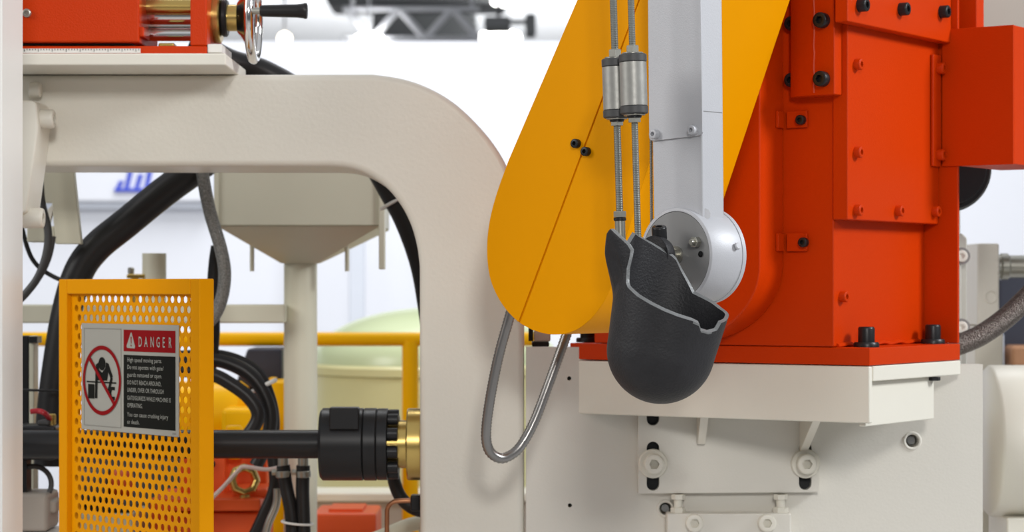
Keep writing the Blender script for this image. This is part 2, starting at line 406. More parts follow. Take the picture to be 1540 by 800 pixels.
MB().holed(G2, (0, 0.0195, 0), [P2(960, 742), P2(1232, 740), P2(1232, 605), P2(960, 605)],
           [pslot(982, 612, 640, 9.5), pslot(982, 664, 738, 9.5), pslot(1211, 664, 737, 9.5)]).done('slotted_plate', GREY, t, ang=5)
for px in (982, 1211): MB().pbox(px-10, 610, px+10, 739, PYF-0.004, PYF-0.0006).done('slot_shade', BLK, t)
for px in (982, 1211):
    wsh = screw('washer', 'washer', CREAM, pY(px, 697, SPY), (0, -1, 0), 22*s_, 0.007, t)
    screw('clamp_screw', 'cap', CREAM, pY(px+1, 697, SPY-0.007), (0, -1, 0), 15*s_, 0.019, t)

# red column
t = thing('red_column', 'orange red painted steel column standing on the cream bracket', 'machine column', RF(0.25, 0.15, 0))
WT = 0.72
uc = RF.lv(1254, 400, 0).x; uW = RF.lv(893, 500, 0).x
MB().box(RF, (0, uL), (0, vB), (0, 0.0265)).done('base_plate', RED, t, 0.0015)
vc = RF.lu(1390, 430, uc).y
MB().box(RF, (uc, uW), (0.0003, vc), (0.027, WT)).done('column_body', RED, t, 0.003)
MB().box(RF, (0.001, uW), (vc+0.0005, vc+0.007), (0.027, WT)).done('back_plate', RED, t, 0.002)
# weld bead at the foot of the bright side
MB().tube([RF(uc-0.001, 0.01+0.02*i, 0.029+0.0012*((i*7) % 3)) for i in range(16)], 0.0035, 6, 3).done('weld_bead', RED, t)
# flange bolts
for px in (1303, 1403):
    v_ = RF.lu(px, 522, 0.032).y
    screw('bolt_flange', 'washer', BLK, RF(0.032, v_, 0.0265), Z, 0.0195, 0.0075, t)
    screw('flange_bolt', 'cap', BLK, RF(0.032, v_, 0.034), Z, 0.0128, 0.0235, t)
v_ = 0.06; u_ = RF.lv(884, 515, v_).x
screw('bolt_flange', 'washer', BLK, RF(u_, v_, 0.0265), Z, 0.0195, 0.0075, t); screw('flange_bolt', 'cap', BLK, RF(u_, v_, 0.034), Z, 0.0128, 0.0235, t)
# cover plate on the bright side
ucv = uc-0.026
v0 = RF.lu(1275, 250, ucv).y; v1 = vc-0.001
w0 = RF.lu(1275, 330, ucv).z
cv = MB().box(lambda u, v, w: RF(u, v, w), (ucv, uc-0.0004), (v0, v1), (w0, WT-0.05)).done('cover_plate', RED, t, 0.002)
for px, py in ((1291, 97), (1291, 229), (1291, 316), (1353, 317), (1408, 318)):
    screw('cap_screw', 'cap', RED, RF.onu(px-4, py, ucv), N2, 0.0088, 0.0105, t)
screw('cap_screw', 'cap', RED, RF.onu(1265, 446, uc), N2, 0.0085, 0.0105, t)
# top bar
ut = ucv-0.022
vt0 = RF.lu(1275, 30, ut).y; vt1 = vc-0.001; wt0 = RF.lu(1275, 32, ut).z
MB().box(RF, (ut, ucv-0.0004), (vt0, vt1), (wt0, WT)).done('top_bar', RED, t, 0.002)
for px, py in ((1297, 8), (1359, 14), (1420, 18)): screw('cap_screw', 'cap', BLK, RF.onu(px-5, py, ut), N2, 0.0102, 0.014, t, 'black cap screw')
vv = vc+0.0305; u9 = RF.lv(1469, 20, vv).x
MB().box(RF, (u9, 0.05), (vv, vv+0.03), (RF.lv(1469, 44, vv).z, WT)).done('rear_lug', RED, t, 0.002)
# corner bracket with two big black bolts
vbk = -0.03
ub0 = RF.lv(1255, 70, vbk).x; ub1 = RF.lv(1203, 70, vbk).x; wbk = RF.lv(1255, 142, vbk).z
vbr = RF.lu(1276, 70, ub0).y
MB().prism([RF(ub0, vbk, wbk), RF(ub0, vbr, wbk), RF(ub1+0.02, vbr, wbk), RF(ub1+0.024, vbk+0.014, wbk), RF(ub1, vbk, wbk)], Z*(WT-wbk)).done('corner_bracket', RED, t, 0.002)
MB().tube([RF(ub0+0.034+0.0006*math.sin(i*2.3), vbk-0.0005, wbk+0.004+0.012*i) for i in range(22)], 0.0014, 6, 2).done('weld_bead', mat('pale_weld', (0.62, 0.075, 0.03), 0.35), t)
for py in (31, 119): screw('hex_socket_bolt', 'cap', BLK, RF.onv(1238, py, vbk), N1, 0.0118, 0.0135, t, 'large black socket bolt')
for py in (36, 121): screw('hex_socket_bolt', 'cap', BLK, RF.onv(1194, py, 0), N1, 0.0110, 0.0135, t, 'large black socket bolt')
# pivot housing, a round-ended box on the shaded face
vh = -0.075; ur = RF.lv(1143, 330, vh).x; cz = RF.lv(1143, 398, vh).z; RH = 0.148
out = [RF(ur, vh, WT)]+[RF(ur+RH-RH*math.cos(a_), vh, cz-RH*math.sin(a_)*0.8) for a_ in [PI*i/36 for i in range(37)]]+[RF(ur+2*RH, vh, WT)]
MB().prism(out, RF.V*(-vh-0.0004)).done('pivot_housing', RED, t, 0.003)
for y0, y1, bx in ((168, 193, 1206), (351, 378, 1210)):
    c0 = RF.lv(1186, (y0+y1)/2, -0.0003)
    h = (y1-y0)/2*0.00103
    tb = MB().box(RF, (c0.x-0.034, c0.x+0.0005), (-0.0065, -0.0005), (c0.z-h, c0.z+h)).done('clip_tab', RED, t, 0.001)
    MB().box(RF, (ur-0.005, ur-0.0003), (-0.026, -0.0066), (c0.z-h, c0.z+h)).done('clip_flange', RED, tb, 0.001)
    screw('cap_screw', 'cap', BLK, RF.onv(bx, (y0+y1)/2, -0.0065), N1, 0.0075, 0.009, t, 'black cap screw')

# orange junction box bolted beside the cover
t = thing('junction_box', 'orange red sheet metal box projecting from the side of the red column', 'box', RF(0.0, 0.36, 0.2))
uf = ucv-0.006; vf0 = RF.lu(1404, 165, uf).y; vj = vc-0.004
wtop = RF.lu(1404, 81, uf).z; wbot = RF.lu(1404, 250, uf).z
MB().box(RF, (uf, ucv-0.0005), (vf0, vj), (wbot, wtop)).done('flange', RED, t, 0.002)
ue = RF.lv(1524, 140, vj).x
wt2 = RF.lv(1524, 37, vj).z; wb2 = RF.lv(1524, 247, vj).z
MB().box(RF, (ue, uf-0.0005), (vj+0.0003, vc), (wb2, wt2)).done('front_sheet', RED, t, 0.001)
MB().box(RF, (ue, -0.0015), (vc+0.0003, vj+0.17), (wb2, wt2)).done('box_body', RED, t, 0.002)
for py in (103, 233): screw('cap_screw', 'cap', RED, RF.onu(1411, py, uf), N2, 0.0092, 0.0115, t)

# ================================================================== yellow arm
VY = -0.335; TH = 0.245
edgeL = [(868, 0), (765, 240), (747, 290), (736, 333), (732, 375), (736, 415), (747, 444), (762, 467), (780, 485)]
edgeR = [(800, 496), (818, 501.5), (835, 503), (853, 501), (871, 493.5), (890, 478), (906, 457), (919, 431), (930, 398), (952, 322), (976, 247), (1056, 0)]
top_l = (868+103/240*130, -130); top_r = (1056+0.33*130, -130)
def smooth2(pts):
    P = smooth([Vector((x, y, 0)) for x, y in pts], 5); return [(p.x, p.y) for p in P]
arcL = [edgeL[0]]+smooth2(edgeL[1:]); arcR = smooth2(edgeR[:-3])+edgeR[-3:]
t = thing('swing_boom', 'large yellow round-ended arm housing slanting behind the ladle arm', 'machine boom', RF.onv(830, 500, VY))
full = [top_l]+arcL+arcR[1:]+[top_r]
MB().prism([RF.onv(x, y, VY) for x, y in full], RF.V*TH).done('arm_housing', YEL, t, 0.003)
s0, s1 = (780, 485), (961, 0)
dx = (s1[0]-s0[0])/(s1[1]-s0[1])
topseam = (s0[0]+dx*(-130-s0[1]), -130)
gap = 0.8
pl = [top_l]+arcL[:-1]+[(780-gap, 484.5)]+[(topseam[0]-gap, -130)]
pr = [(topseam[0]+gap, -130), (780+gap+0.6, 486)]+arcR+[top_r]
for q in (pl, pr): MB().prism([RF.onv(x, y, VY-0.003) for x, y in q], RF.V*0.0028).done('cover_panel', YEL, t, 0.0006, 1)
for px, py in ((866, 216), (881, 228)): screw('cap_screw', 'cap', BLK, RF.onv(px+2, py, VY-0.003), N1, 0.0068, 0.0085, t, 'black cap screw')

# ================================================================== ladle arm (its own turn)
AF = Frame(pY(1016, 384, -0.305), math.radians(45))
NA = -AF.V
t = thing('ladle_boom', 'silver grey square tube arm with a round hub, hanging before the yellow arm', 'machine boom', AF(0, 0.03, 0))
tv0, tv1 = 0.010, 0.056
q = [AF.onv(975, -130, tv0), AF.onv(1052.5, -130, tv0), AF.onv(1057, 345, tv0), AF.onv(983, 345, tv0)]
MB().prism(q, AF.V*(tv1-tv0)).done('arm_tube', SILV, t, 0.0025)
cw = [(973, -130), (1051.5, -130), (1056, 180), (1056, 199), (1053, 203), (1048, 204.5), (982, 212), (978, 211), (976, 207)]
MB().prism([AF.onv(x, y, tv0-0.0035) for x, y in cw], AF.V*0.0032).done('cover_plate', SILV, t, 0.0008)
for px, py in ((985, 202), (1042.5, 196)): screw('cap_screw', 'cap', SILV, AF.onv(px+2, py, tv0-0.0035), NA, 0.0068, 0.0085, t)
# weld line on the bright side
p = AF.lv(1055, 167, tv0)
MB().box(AF, (p.x-0.0006, p.x), (tv0+0.003, tv1-0.003), (p.z-0.0006, p.z+0.0006)).done('seam', DISC, t)
RB = 0.0655
MB().lathe(AF(0, 0, 0), AF.V, [(0.004, RB-0.006), (0.0, RB-0.005), (0.0, RB-0.001), (0.001, RB), (0.064, RB), (0.0642, RB+0.0012), (0.071, RB+0.0012), (0.072, RB)], 72).done('hub_drum', SILV, t, ang=50)
MB().cyl(AF(0, 0.0005, 0), AF(0, 0.004, 0), RB-0.0058, seg=64).done('hub_disc', DISC, t)
# saddle fillet between tube and drum
MB().tube([AF.onv(1060, 322, 0.014), AF.onv(1060, 326, 0.03)+Z*0.002, AF.onv(1060, 328, 0.05)+Z*0.002], 0.008, 10, 6).done('fillet', SILV, t)
p = AF.onv(1048, 364, 0)
st = MB().ccyl(p, p+NA*0.013, 0.0042, 0.001).done('stud', STEEL, t); screw('lock_nut', 'hex', STEEL, p, NA, 0.0078, 0.008, st)
MB().lathe(AF.onv(1054, 382, 0.0), NA, [(0.0008, 0.0042), (0.0008, 0.0024), (-0.0002, 0.0022)], 16).done('threaded_hole', BLK, t)
MB().ccyl(AF(-0.066, 0.05, 0.012), AF(-0.070, 0.05, 0.013), 0.005, 0.001, 12).done('drain_plug', SILV, t)
MB().lathe(AF(0, 0, 0), NA, [(0, 0.013), (0.004, 0.013), (0.004, 0.009), (0.0236, 0.009)], 28).done('ladle_shaft', STEEL, t)

# ================================================================== ladle
LY = -0.432; ls = sc(LY); LEAN = math.radians(12.5)
Sx, Sy = 994.0, 526.0
S = pY(Sx, Sy, LY); e1 = Vector((math.cos(LEAN), 0, -math.sin(LEAN))); dd = Vector((math.sin(LEAN), 0, math.cos(LEAN))); e2 = Vector((0, -1, 0))
R0 = 81.5
def Rh(h): return R0+0.095*max(h, 0)
def qh(px, py):
    dx_, up = px-Sx, Sy-py
    return dx_*math.cos(LEAN)-up*math.sin(LEAN), dx_*math.sin(LEAN)+up*math.cos(LEAN)
rim = []
def near(px, py, th=None):
    q_, h_ = qh(px, py)
    if th is None: r_ = Rh(h_); th = math.degrees(math.acos(max(-1, min(1, q_/r_))))
    else: r_ = q_/math.cos(math.radians(th))
    rim.append((th, h_, r_))
def far(px, py, th=None):
    q_, h_ = qh(px, py)
    if th is None: r_ = Rh(h_); th = 360-math.degrees(math.acos(max(-1, min(1, q_/r_))))
    else: r_ = q_/math.cos(math.radians(th))
    rim.append((th, h_, r_))
near(1096, 474, 1.0)
for p in ((1091, 481), (1081, 485), (1078, 490), (1074, 496), (1061, 499), (1049, 496), (1045.5, 486), (1035, 481.5), (1013, 475), (993, 467), (975, 458), (954, 445)): near(*p)
near(941, 432, 143.5); near(939, 425, 147); near(940, 404, 148.6); near(944, 389, 149.8); near(946, 377, 151); near(941, 369, 152.6); near(925, 354, 156); near(915.6, 345, 158.5)
near(911, 352, 163); near(909, 375, 172); near(914, 388, 182); far(926, 386, 195); far(941, 368, 207); far(954, 347.5, 213)
for p in ((968, 354), (983.5, 361.5), (1006, 374), (1017, 379.5), (1024, 386), (1033, 404), (1046.6, 429), (1051, 438), (1078, 453), (1089, 463)): far(*p)
rim.sort()
def rim_at(th):
    th %= 360.0
    if th < rim[0][0]: A_ = (rim[-1][0]-360,)+rim[-1][1:]; B_ = rim[0]
    elif th >= rim[-1][0]: A_ = rim[-1]; B_ = (rim[0][0]+360,)+rim[0][1:]
    else:
        for A_, B_ in zip(rim, rim[1:]):
            if A_[0] <= th < B_[0]: break
    f = (th-A_[0])/max(1e-6, B_[0]-A_[0])
    return A_[1]+(B_[1]-A_[1])*f, A_[2]+(B_[2]-A_[2])*f
ths = sorted(set([round(r[0], 3) for r in rim]+[i*360/200 for i in range(200)]))
ths = [ths[0]]+[b for a, b in zip(ths, ths[1:]) if b-a > 0.25]
NR, NBt = 34, 18
def sstep(x): x = max(0, min(1, x)); return x*x*(3-2*x)
def ladle_shell(shrink, bottom):
    rings = []
    for j in range(1, NBt+1):                 # bowl bottom
        ph = PI/2*(1-j/NBt); rings.append([S+dd*(-(R0-shrink)*math.sin(ph)*ls)+(e1*math.cos(math.radians(a_))+e2*math.sin(math.radians(a_)))*((R0-shrink)*math.cos(ph)*ls) for a_ in ths])
    for j in range(1, NR+1):
        ring = []
        for a_ in ths:
            hr, rr = rim_at(a_); h_ = (hr+shrink*0.8*math.sin(math.radians(a_)))*j/NR
            r_ = Rh(h_)+(rr-Rh(hr))*sstep((h_-max(20, hr-62))/max(20.0, hr-max(20, hr-62))) - shrink
            ring.append(S+dd*h_*ls+(e1*math.cos(math.radians(a_))+e2*math.sin(math.radians(a_)))*r_*ls)
        rings.append(ring)
    return rings
t = thing('ladle', 'black cast iron pouring ladle with a worn bright rim and notched lip', 'ladle', S+Vector((0, 0, -R0*ls)))
bm = bmesh.new()
outer = [[bm.verts.new(p) for p in r] for r in ladle_shell(0, True)]
inner = [[bm.verts.new(p) for p in r] for r in ladle_shell(5.8, True)]
po = bm.verts.new(S-dd*R0*ls); pi_ = bm.verts.new(S-dd*(R0-5.8)*ls); n = len(ths)
for i in range(n):
    j = (i+1) % n
    bm.faces.new((po, outer[0][j], outer[0][i])); bm.faces.new((pi_, inner[0][i], inner[0][j]))
    for A_, B_ in zip(outer, outer[1:]): bm.faces.new((A_[i], A_[j], B_[j], B_[i]))
    for A_, B_ in zip(inner, inner[1:]): bm.faces.new((A_[j], A_[i], B_[i], B_[j]))
    f = bm.faces.new((outer[-1][i], outer[-1][j], inner[-1][j], inner[-1][i])); f.material_index = 1
    if 43 < ths[i] < 68:                                     # ground-back metal round the notch
        for k in (-1, -2):
            for g in outer[k][i].link_faces:
                if all(v in outer[k] or v in outer[k-1] for v in g.verts): g.material_index = 1
mb = MB(); mb.bm.free(); mb.bm = bm
mb.done('ladle_cup', [IRON, IRONE], t, ang=40)
bc = AF(0, 0, 0)
bp0 = bc+NA*0.026; 
MB().lathe(bc+NA*0.024, NA, [(0, 0.019), (0.003, 0.0225), (0.012, 0.0262), (0.022, 0.0262)], 32).done('boss', IRON, t, ang=50)
sp = bc+NA*0.036+Z*0.024
ax = Vector((-0.08, -0.30, 1)).normalized()
screw('cap_screw', 'cap', BLK, pY(992, 357, sp.y)-ax*0.002, ax, 0.0102, 0.0175, t)

# ================================================================== electrode rods beside the ladle arm
def electrode(lab, Y, top, bot, nut1, sl0, sl1, nut2, rr, sr, ferrule=None):
    k = sc(Y); t = thing('electrode_rod', lab, 'rod', pY(bot[0], bot[1], Y), 'electrode rods beside the ladle arm')
    f = lambda y: top[0]+(bot[0]-top[0])*(y-top[1])/(bot[1]-top[1])
    P = lambda y: pY(f(y), y, Y)
    MB().tube([P(top[1]), P(bot[1])], rr*k, 14, 1, ridge=(0.0024, 0.0006)).done('threaded_rod', RODM, t)
    ax = (P(top[1])-P(bot[1])).normalized()
    if sl0:
        d = (P(sl0)-P(sl1)).length
        MB().lathe(P(sl1-11), ax, [(0, sr*k), (d-22*k, sr*k)], 26).done('sleeve', SLEEVE, t)
        for y0, s in ((sl0, -1), (sl1, 1)):
            MB().ccyl(P(y0+s*1.5), P(y0-s*11), (sr+0.6)*k, 0.0015).done('end_cap', RUBG, t)
            MB().ccyl(P(y0+s*4), P(y0+s*1), (sr-4)*k, 0.001).done('end_washer', STEEL, t)
        MB().ccyl(P(sl1+7.5), P(sl1+3), 11*k, 0.001).done('seal_ring', BLK, t)
        for y in (nut1, nut2): screw('nut', 'hex', STEEL, P(y+5), ax, 10.2*k, 10.5*k, t)
    if ferrule:
        MB().ccyl(P(ferrule[1]), P(ferrule[0]), 7.8*k, 0.001).done('ferrule', STEEL, t)
        MB().ccyl(P(ferrule[0]+2), P(ferrule[0]-3), 9.5*k, 0.0008).done('seal_ring', BLK, t)
        screw('nut', 'hex', STEEL, P(ferrule[0]-3.5), ax, 10.5*k, 9*k, t)
    return t
electrode('threaded electrode rod with steel sleeve, farthest from the silver arm', -0.335, (918.5, -130), (933.5, 372), 80, 90, 176, 184, 5.6, 20, (330, 372))
electrode('threaded electrode rod whose sleeve touches the silver arm', -0.368, (945, -130), (960, 372), 74, 83, 170, 179, 5.2, 20.5)
electrode('thin plain electrode rod tight against the silver arm, without a sleeve', -0.235, (977.5, -130), (980, 380), 0, 0, 0, 0, 2.6, 0)

# flexible conduit looping under the yellow arm
cp = [(776, 440), (768, 470), (750, 535), (737, 600), (731, 650), (735, 676), (748, 688), (763, 687), (782, 672), (803, 635), (826, 575), (846, 520), (862, 475)]
tag(MB().tube([pY(x, y, 0.02+0.09*i/12) for i, (x, y) in enumerate(cp)], 8.2*sc(0.06), 14, 14, ridge=(0.0052, 0.0011)).done('flexible_conduit', CONDM, ang=80),
    'ribbed metal conduit hanging in a loop under the yellow arm', 'conduit')

# ================================================================== C-shaped frame
CY0, CY1 = 0.30, 0.52
outer_ = [(10, 112), (300, 112), (560, 111), (605, 118), (645, 132), (682, 154), (714, 183), (742, 216), (762, 250), (776, 290), (785, 340), (788.5, 400)]
inner_ = [(631, 400), (627, 370), (618, 338), (602, 307), (580, 281), (552, 262), (525, 253), (500, 250.5), (75, 250), (10, 250)]
oo = outer_[:2]+smooth2(outer_[2:])
ii = smooth2(inner_[:8])+inner_[8:]
pts = [pY(x, y, CY0) for x, y in oo]
pts += [WF(pY(788.5, 0, CY0).x, CY0, 0), WF(pY(633, 0, CY0).x, CY0, 0)]
pts += [pY(x, y, CY0) for x, y in ii]
t = thing('c_frame', 'large grey painted C shaped machine frame arching over the hopper', 'machine frame', WF(pY(710, 0, CY0).x, 0.41, 0))
MB().prism(pts, (0, CY1-CY0, 0)).done('frame_casting', CFR, t, 0.011, 3, ang=25)

# handwheel slide on top of the frame
zt = pY(100, 112, CY0).z+0.0005
t = thing('handwheel_slide', 'orange red slide unit with a chrome handwheel on the grey frame', 'machine slide', WF(-0.6, 0.35, zt))
SY = 0.155
xr = pY(340, 90, SY).x; zp = pY(300, 80, SY).z
MB().box(WF, (-0.95, xr), (SY, 0.42), (zt, zp)).done('mount_plate', CREAM, t, 0.003)
RY = 0.175; rs = sc(RY)
xe = pY(311, 70, RY).x
MB().box(WF, (-0.95, xe), (RY, 0.36), (zp+0.0004, pY(0, 69, RY).z)).done('rail_base', RED, t, 0.002)
ru = MB().pbox(-20, 73, 211, 79.6, RY-0.002, RY-0.0002).done('scale_ruler', WHITE, t)
for i in range(42):
    x = 36+i*4.2; MB().pbox(x, 73.3, x+0.8, 77.5 if i % 5 == 0 else 75.5, RY-0.0026, RY-0.0021).done('tick', BLK, ru)
MB().pbox(-120, -120, 209, 63.5, RY-0.005, 0.36).done('slide_block', RED, t, 0.003)
MB().pbox(-120, 64, 200, 68.5, RY+0.015, 0.34).done('gap_shade', BLK, t)  # black strip paints the dark of the gap under the slide block
screw('cap_screw', 'cap', STEEL, pY(41, 20, RY-0.005), (0, -1, 0), 6.5*rs, 0.006, t)
axY = 0.27; k = sc(axY)
MB().cyl(pY(206, 24, axY), pY(290, 24, axY), 21*k, seg=40).done('guide_cylinder', CHROME, t)
MB().cyl(pY(206, 11, axY-0.02), pY(290, 11, axY-0.02), 12*k, seg=40).done('brass_sleeve', BRASS, t)
MB().cyl(pY(206, 53, axY-0.01), pY(290, 53, axY-0.01), 9*k).done('guide_rod', CHROME, t)
MB().pbox(209, 40, 216, 55, RY, RY+0.06).done('stop_lug', RED, t, 0.002)
MB().pbox(238, 64.5, 262, 70.5, RY+0.02, RY+0.05).done('oil_nipple', BRASS, t, 0.002)
MB().pbox(286, -120, 311, 69, RY, 0.36).done('end_bracket', RED, t, 0.003)
MB().pbox(311.5, 66, 334, 79.5, RY+0.002, 0.30).done('end_block', WHITE, t, 0.002)
cx_ = lambda x, y: pY(x, y, axY)
yc = 27
MB().ccyl(cx_(309, yc), cx_(333, yc), 38*k, 0.002, 40).done('collar', BRASS, t)
MB().ccyl(cx_(333, yc), cx_(343, yc), 29*k, 0.003, 12).done('lock_ring', BLK, t)
MB().cyl(cx_(343, yc), cx_(362, yc), 20*k, seg=32).done('spindle', BRASS, t)
wc = cx_(381, yc); WR = 62*k
hw = MB().torus(wc, X, WR, 7.5*k, 56, 14).done('handwheel', CHROME, t)
MB().lathe(cx_(358, yc), X, [(0, 24*k), (5*k, 30*k), (14*k, 46*k), (22*k, 60*k), (25*k, 60*k), (16*k, 40*k), (10*k, 10*k), (10*k, 0)], 44).done('wheel_dish', CHROME, hw)
gp = wc+Vector((0, -WR, 3*k)); gx = lambda x: Vector((cx_(x, 0).x, gp.y, gp.z))
MB().cyl(gx(382), gx(399), 5*k).done('grip_shank', STEEL, hw)
MB().lathe(gx(398), X, [(0, 7*k), (2*k, 8.5*k), (55*k, 10*k), (64*k, 11*k), (66*k, 12*k), (69*k, 11.5*k), (70*k, 9*k)], 28).done('grip', RUB, hw, label='black plastic grip')

# near post on the picture's edge
xp = (3-770)*(3.15)/FPX
t = thing('machine_post', 'pale beige post nearest the camera at the picture edge', 'post', WF(xp-0.05, -0.18, 0))
MB().box(WF, (xp-0.14, xp), (-0.25, -0.113), (0, 2.3)).done('post_body', WHITE, t, 0.004)
MB().box(WF, (xp-0.2, xp+0.02), (-0.27, -0.09), (0, 0.02)).done('foot_plate', GREY, t)

# white lug with bolts by the post
t = thing('hinge_lug', 'white hinge lug with two big socket bolts between post and grey frame', 'bracket', pY(45, 250, 0.2))
LGY = 0.20; k = sc(LGY)
MB().prism([pY(20, 151, LGY), pY(50, 151, LGY), pY(55, 156, LGY), pY(57, 190, LGY), pY(50, 245, LGY), pY(40, 318, LGY), pY(20, 330, LGY)], (0, 0.10, 0)).done('lug_plate', CREAM, t, 0.004)
for bx, by, r in ((56, 179, 14.5), (36, 328, 15.5)):
    screw('cap_screw', 'cap', CREAM, pY(bx, by, LGY+0.03), X, r*k, (26 if bx > 40 else 30)*k, t)
MB().ccyl(pY(44, 135, 0.285), pY(62, 135, 0.285), 12*k, 0.002).done('rear_bolt', CFR, t)
t = thing('hanger_plate', 'dark grey tapered plate hanging under the grey frame near the hinge lug', 'bracket', pY(95, 255, 0.56))
HY = 0.585
MB().prism([pY(50, 240, HY), pY(109, 240, HY), pY(122, 367, HY), pY(83, 367, HY), pY(78, 305, HY), pY(50, 305, HY)], (0, 0.02, 0)).done('plate', HOPP, t, 0.002)
MB().pbox(40, 340, 82, 364, HY, HY+0.05).done('clamp_block', HOPP, t, 0.003)
MB().prism([pY(62, 338, HY), pY(66, 322, HY), pY(78, 308, HY), pY(81, 312, HY), pY(74, 338, HY)], (0, 0.012, 0)).done('clamp_ear', CREAM, t, 0.001)
def hose(name, lab, cat, m, pts, r, Y, group=None, seg=14, ridge=None, dy=0.0):
    o = MB().tube([pY(x, y, Y+dy*i/max(1, len(pts)-1)) for i, (x, y) in enumerate(pts)], r*sc(Y), seg, 8, ridge=ridge).done(name, m, ang=80)
    return tag(o, lab, cat, group)
hose('cable', 'dark cable bundle strand falling beside the hanger plate, the thicker one', 'cable', RUBG, [(58, 235), (62, 300), (72, 345), (70, 380), (58, 415), (40, 440), (25, 455)], 6, 0.55)
hose('cable', 'dark cable curving below the clamp block behind the post edge', 'cable', RUBG, [(80, 355), (74, 385), (62, 412), (44, 435), (28, 447)], 4.5, 0.56)
hose('cable', 'thin dark cable running from post to the top of the yellow guard', 'cable', RUB, [(30, 330), (42, 375), (55, 398), (75, 413), (100, 424), (130, 432)], 3.5, 0.60)

# ================================================================== perforated guard with sign
GYAW = math.radians(47)
GF = Frame(pY(300, 419, -0.02), GYAW)
GW = GF.lv(88, 430, 0).x
GN = -GF.V
t = thing('perforated_guard', 'yellow guard of perforated sheet in a square frame with a danger sign', 'guard', GF(GW/2, 0.012, -GF.O.z))
FWD, FT = 0.024, 0.027
zb = -GF.O.z
MB().box(GF, (0, FWD), (0, FT), (zb, 0)).done('frame_stile', YELG, t, 0.002)
MB().box(GF, (GW-FWD, GW), (0, FT), (zb, 0)).done('frame_stile', YELG, t, 0.002)
MB().box(GF, (FWD+0.0003, GW-FWD-0.0003), (0, FT), (-FWD, 0)).done('frame_rail', YELG, t, 0.002)
MB().box(GF, (FWD+0.0003, GW-FWD-0.0003), (0, FT), (zb+0.02, zb+0.06)).done('frame_rail', YELG, t, 0.002)
def perforated(u0, u1, wtop_, rows, p, hrow, r, tv, th):
    m = MB(); bm = m.bm
    n_per = 12
    def rect_pts(cu, cw_, a, b_):
        pts = []
        c = [(-a, -b_), (a, -b_), (a, b_), (-a, b_)]
        for i in range(4):
            x0_, y0_ = c[i]; x1_, y1_ = c[(i+1) % 4]
            for k_ in range(3): pts.append((cu+x0_+(x1_-x0_)*k_/3, cw_+y0_+(y1_-y0_)*k_/3))
        return pts
    for k_ in range(rows):
        cw_ = wtop_-hrow*(k_+0.5); off = p/2 if k_ % 2 else 0
        cols = int((u1-u0-off)/p)
        for i in range(cols):
            cu = u0+off+p*(i+0.5)
            rp = rect_pts(cu, cw_, p/2, hrow/2)
            hp = []
            for (x_, y_) in rp:
                a_ = math.atan2(y_-cw_, x_-cu); hp.append((cu+r*math.cos(a_), cw_+r*math.sin(a_)))
            L = [[bm.verts.new(GF(x_, v_, y_)) for x_, y_ in q_] for q_, v_ in ((rp, tv), (hp, tv), (hp, tv+th), (rp, tv+th))]
            for A_, B_ in ((L[0], L[1]), (L[1], L[2]), (L[2], L[3])):
                for j in range(n_per): bm.faces.new((A_[j], A_[(j+1) % n_per], B_[(j+1) % n_per], B_[j]))
        edges = [(u0, u0+off), (u0+off+cols*p, u1)]
        for a_, b_ in edges:
            if b_-a_ > 1e-5:
                bm.faces.new([bm.verts.new(GF(x_, tv, y_)) for x_, y_ in ((a_, cw_-hrow/2), (b_, cw_-hrow/2), (b_, cw_+hrow/2), (a_, cw_+hrow/2))])
    wl = wtop_-hrow*rows
    bm.faces.new([bm.verts.new(GF(x_, tv, y_)) for x_, y_ in ((u0, zb+0.06), (u1, zb+0.06), (u1, wl), (u0, wl))])
    return m
SV = 0.009
perforated(FWD, GW-FWD, -FWD, 31, 0.0174, 0.0152, 0.0057, SV, 0.0016).done('perforated_sheet', YELG, t, recalc=False)
# sign
sv = SV-0.0025
c00 = GF.lv(271, 490, sv); c10 = GF.lv(124, 485, sv); c11 = GF.lv(121, 645.5, sv); c01 = GF.lv(265.5, 656.5, sv)
su0 = (c00.x+c01.x)/2; su1 = (c10.x+c11.x)/2; st0 = (c00.z+c10.z)/2; sb0 = (c11.z+c01.z)/2
SW, SH = su1-su0, st0-sb0
def SP(fx, fy, lift=0.0): return GF(su1-SW*fx, sv-lift, st0-SH*fy)
sign = MB().prism([SP(0, 0), SP(1, 0), SP(1, 1), SP(0, 1)], GF.V*0.0022).done('danger_sign', SIGNG, t, 0.0006, 1, label='grey danger sign with red header and black text panel')
def sheet(name, m, pts, lift=0.0006, th=0.0004): return MB().prism([SP(x, y, lift) for x, y in pts], GF.V*th).done(name, m, sign)
def rect(x0, y0, x1, y1): return [(x0, y0), (x1, y0), (x1, y1), (x0, y1)]
sheet('red_header', SIGNR, rect(0.452, 0.052, 0.972, 0.25)); sheet('black_panel', SIGNK, rect(0.452, 0.283, 0.972, 0.945))
fr = MB()
for r in (rect(0.03, 0.045, 0.425, 0.051), rect(0.03, 0.955, 0.425, 0.961), rect(0.03, 0.045, 0.034, 0.961), rect(0.421, 0.045, 0.425, 0.961)):
    fr.prism([SP(x, y, 0.0005) for x, y in r], GF.V*0.0003)
fr.done('panel_outline', SIGNL, sign)
ar = SW/SH
ccx, ccy, cr = 0.225, 0.53, 0.325
def pc(dx_, dy_, lift=0.0012): return SP(ccx+dx_/ar, ccy+dy_, lift)
m = MB(); ri, ro = [], []
for i in range(48):
    a_ = 2*PI*i/48; ro.append((cr*math.cos(a_), cr*math.sin(a_))); ri.append((cr*0.885*math.cos(a_), cr*0.885*math.sin(a_)))
A_ = [m.bm.verts.new(pc(*q)) for q in ro]; B_ = [m.bm.verts.new(pc(*q)) for q in ri]
for i in range(48): m.bm.faces.new((A_[i], A_[(i+1) % 48], B_[(i+1) % 48], B_[i]))
m.done('prohibition_ring', SIGNR, sign)
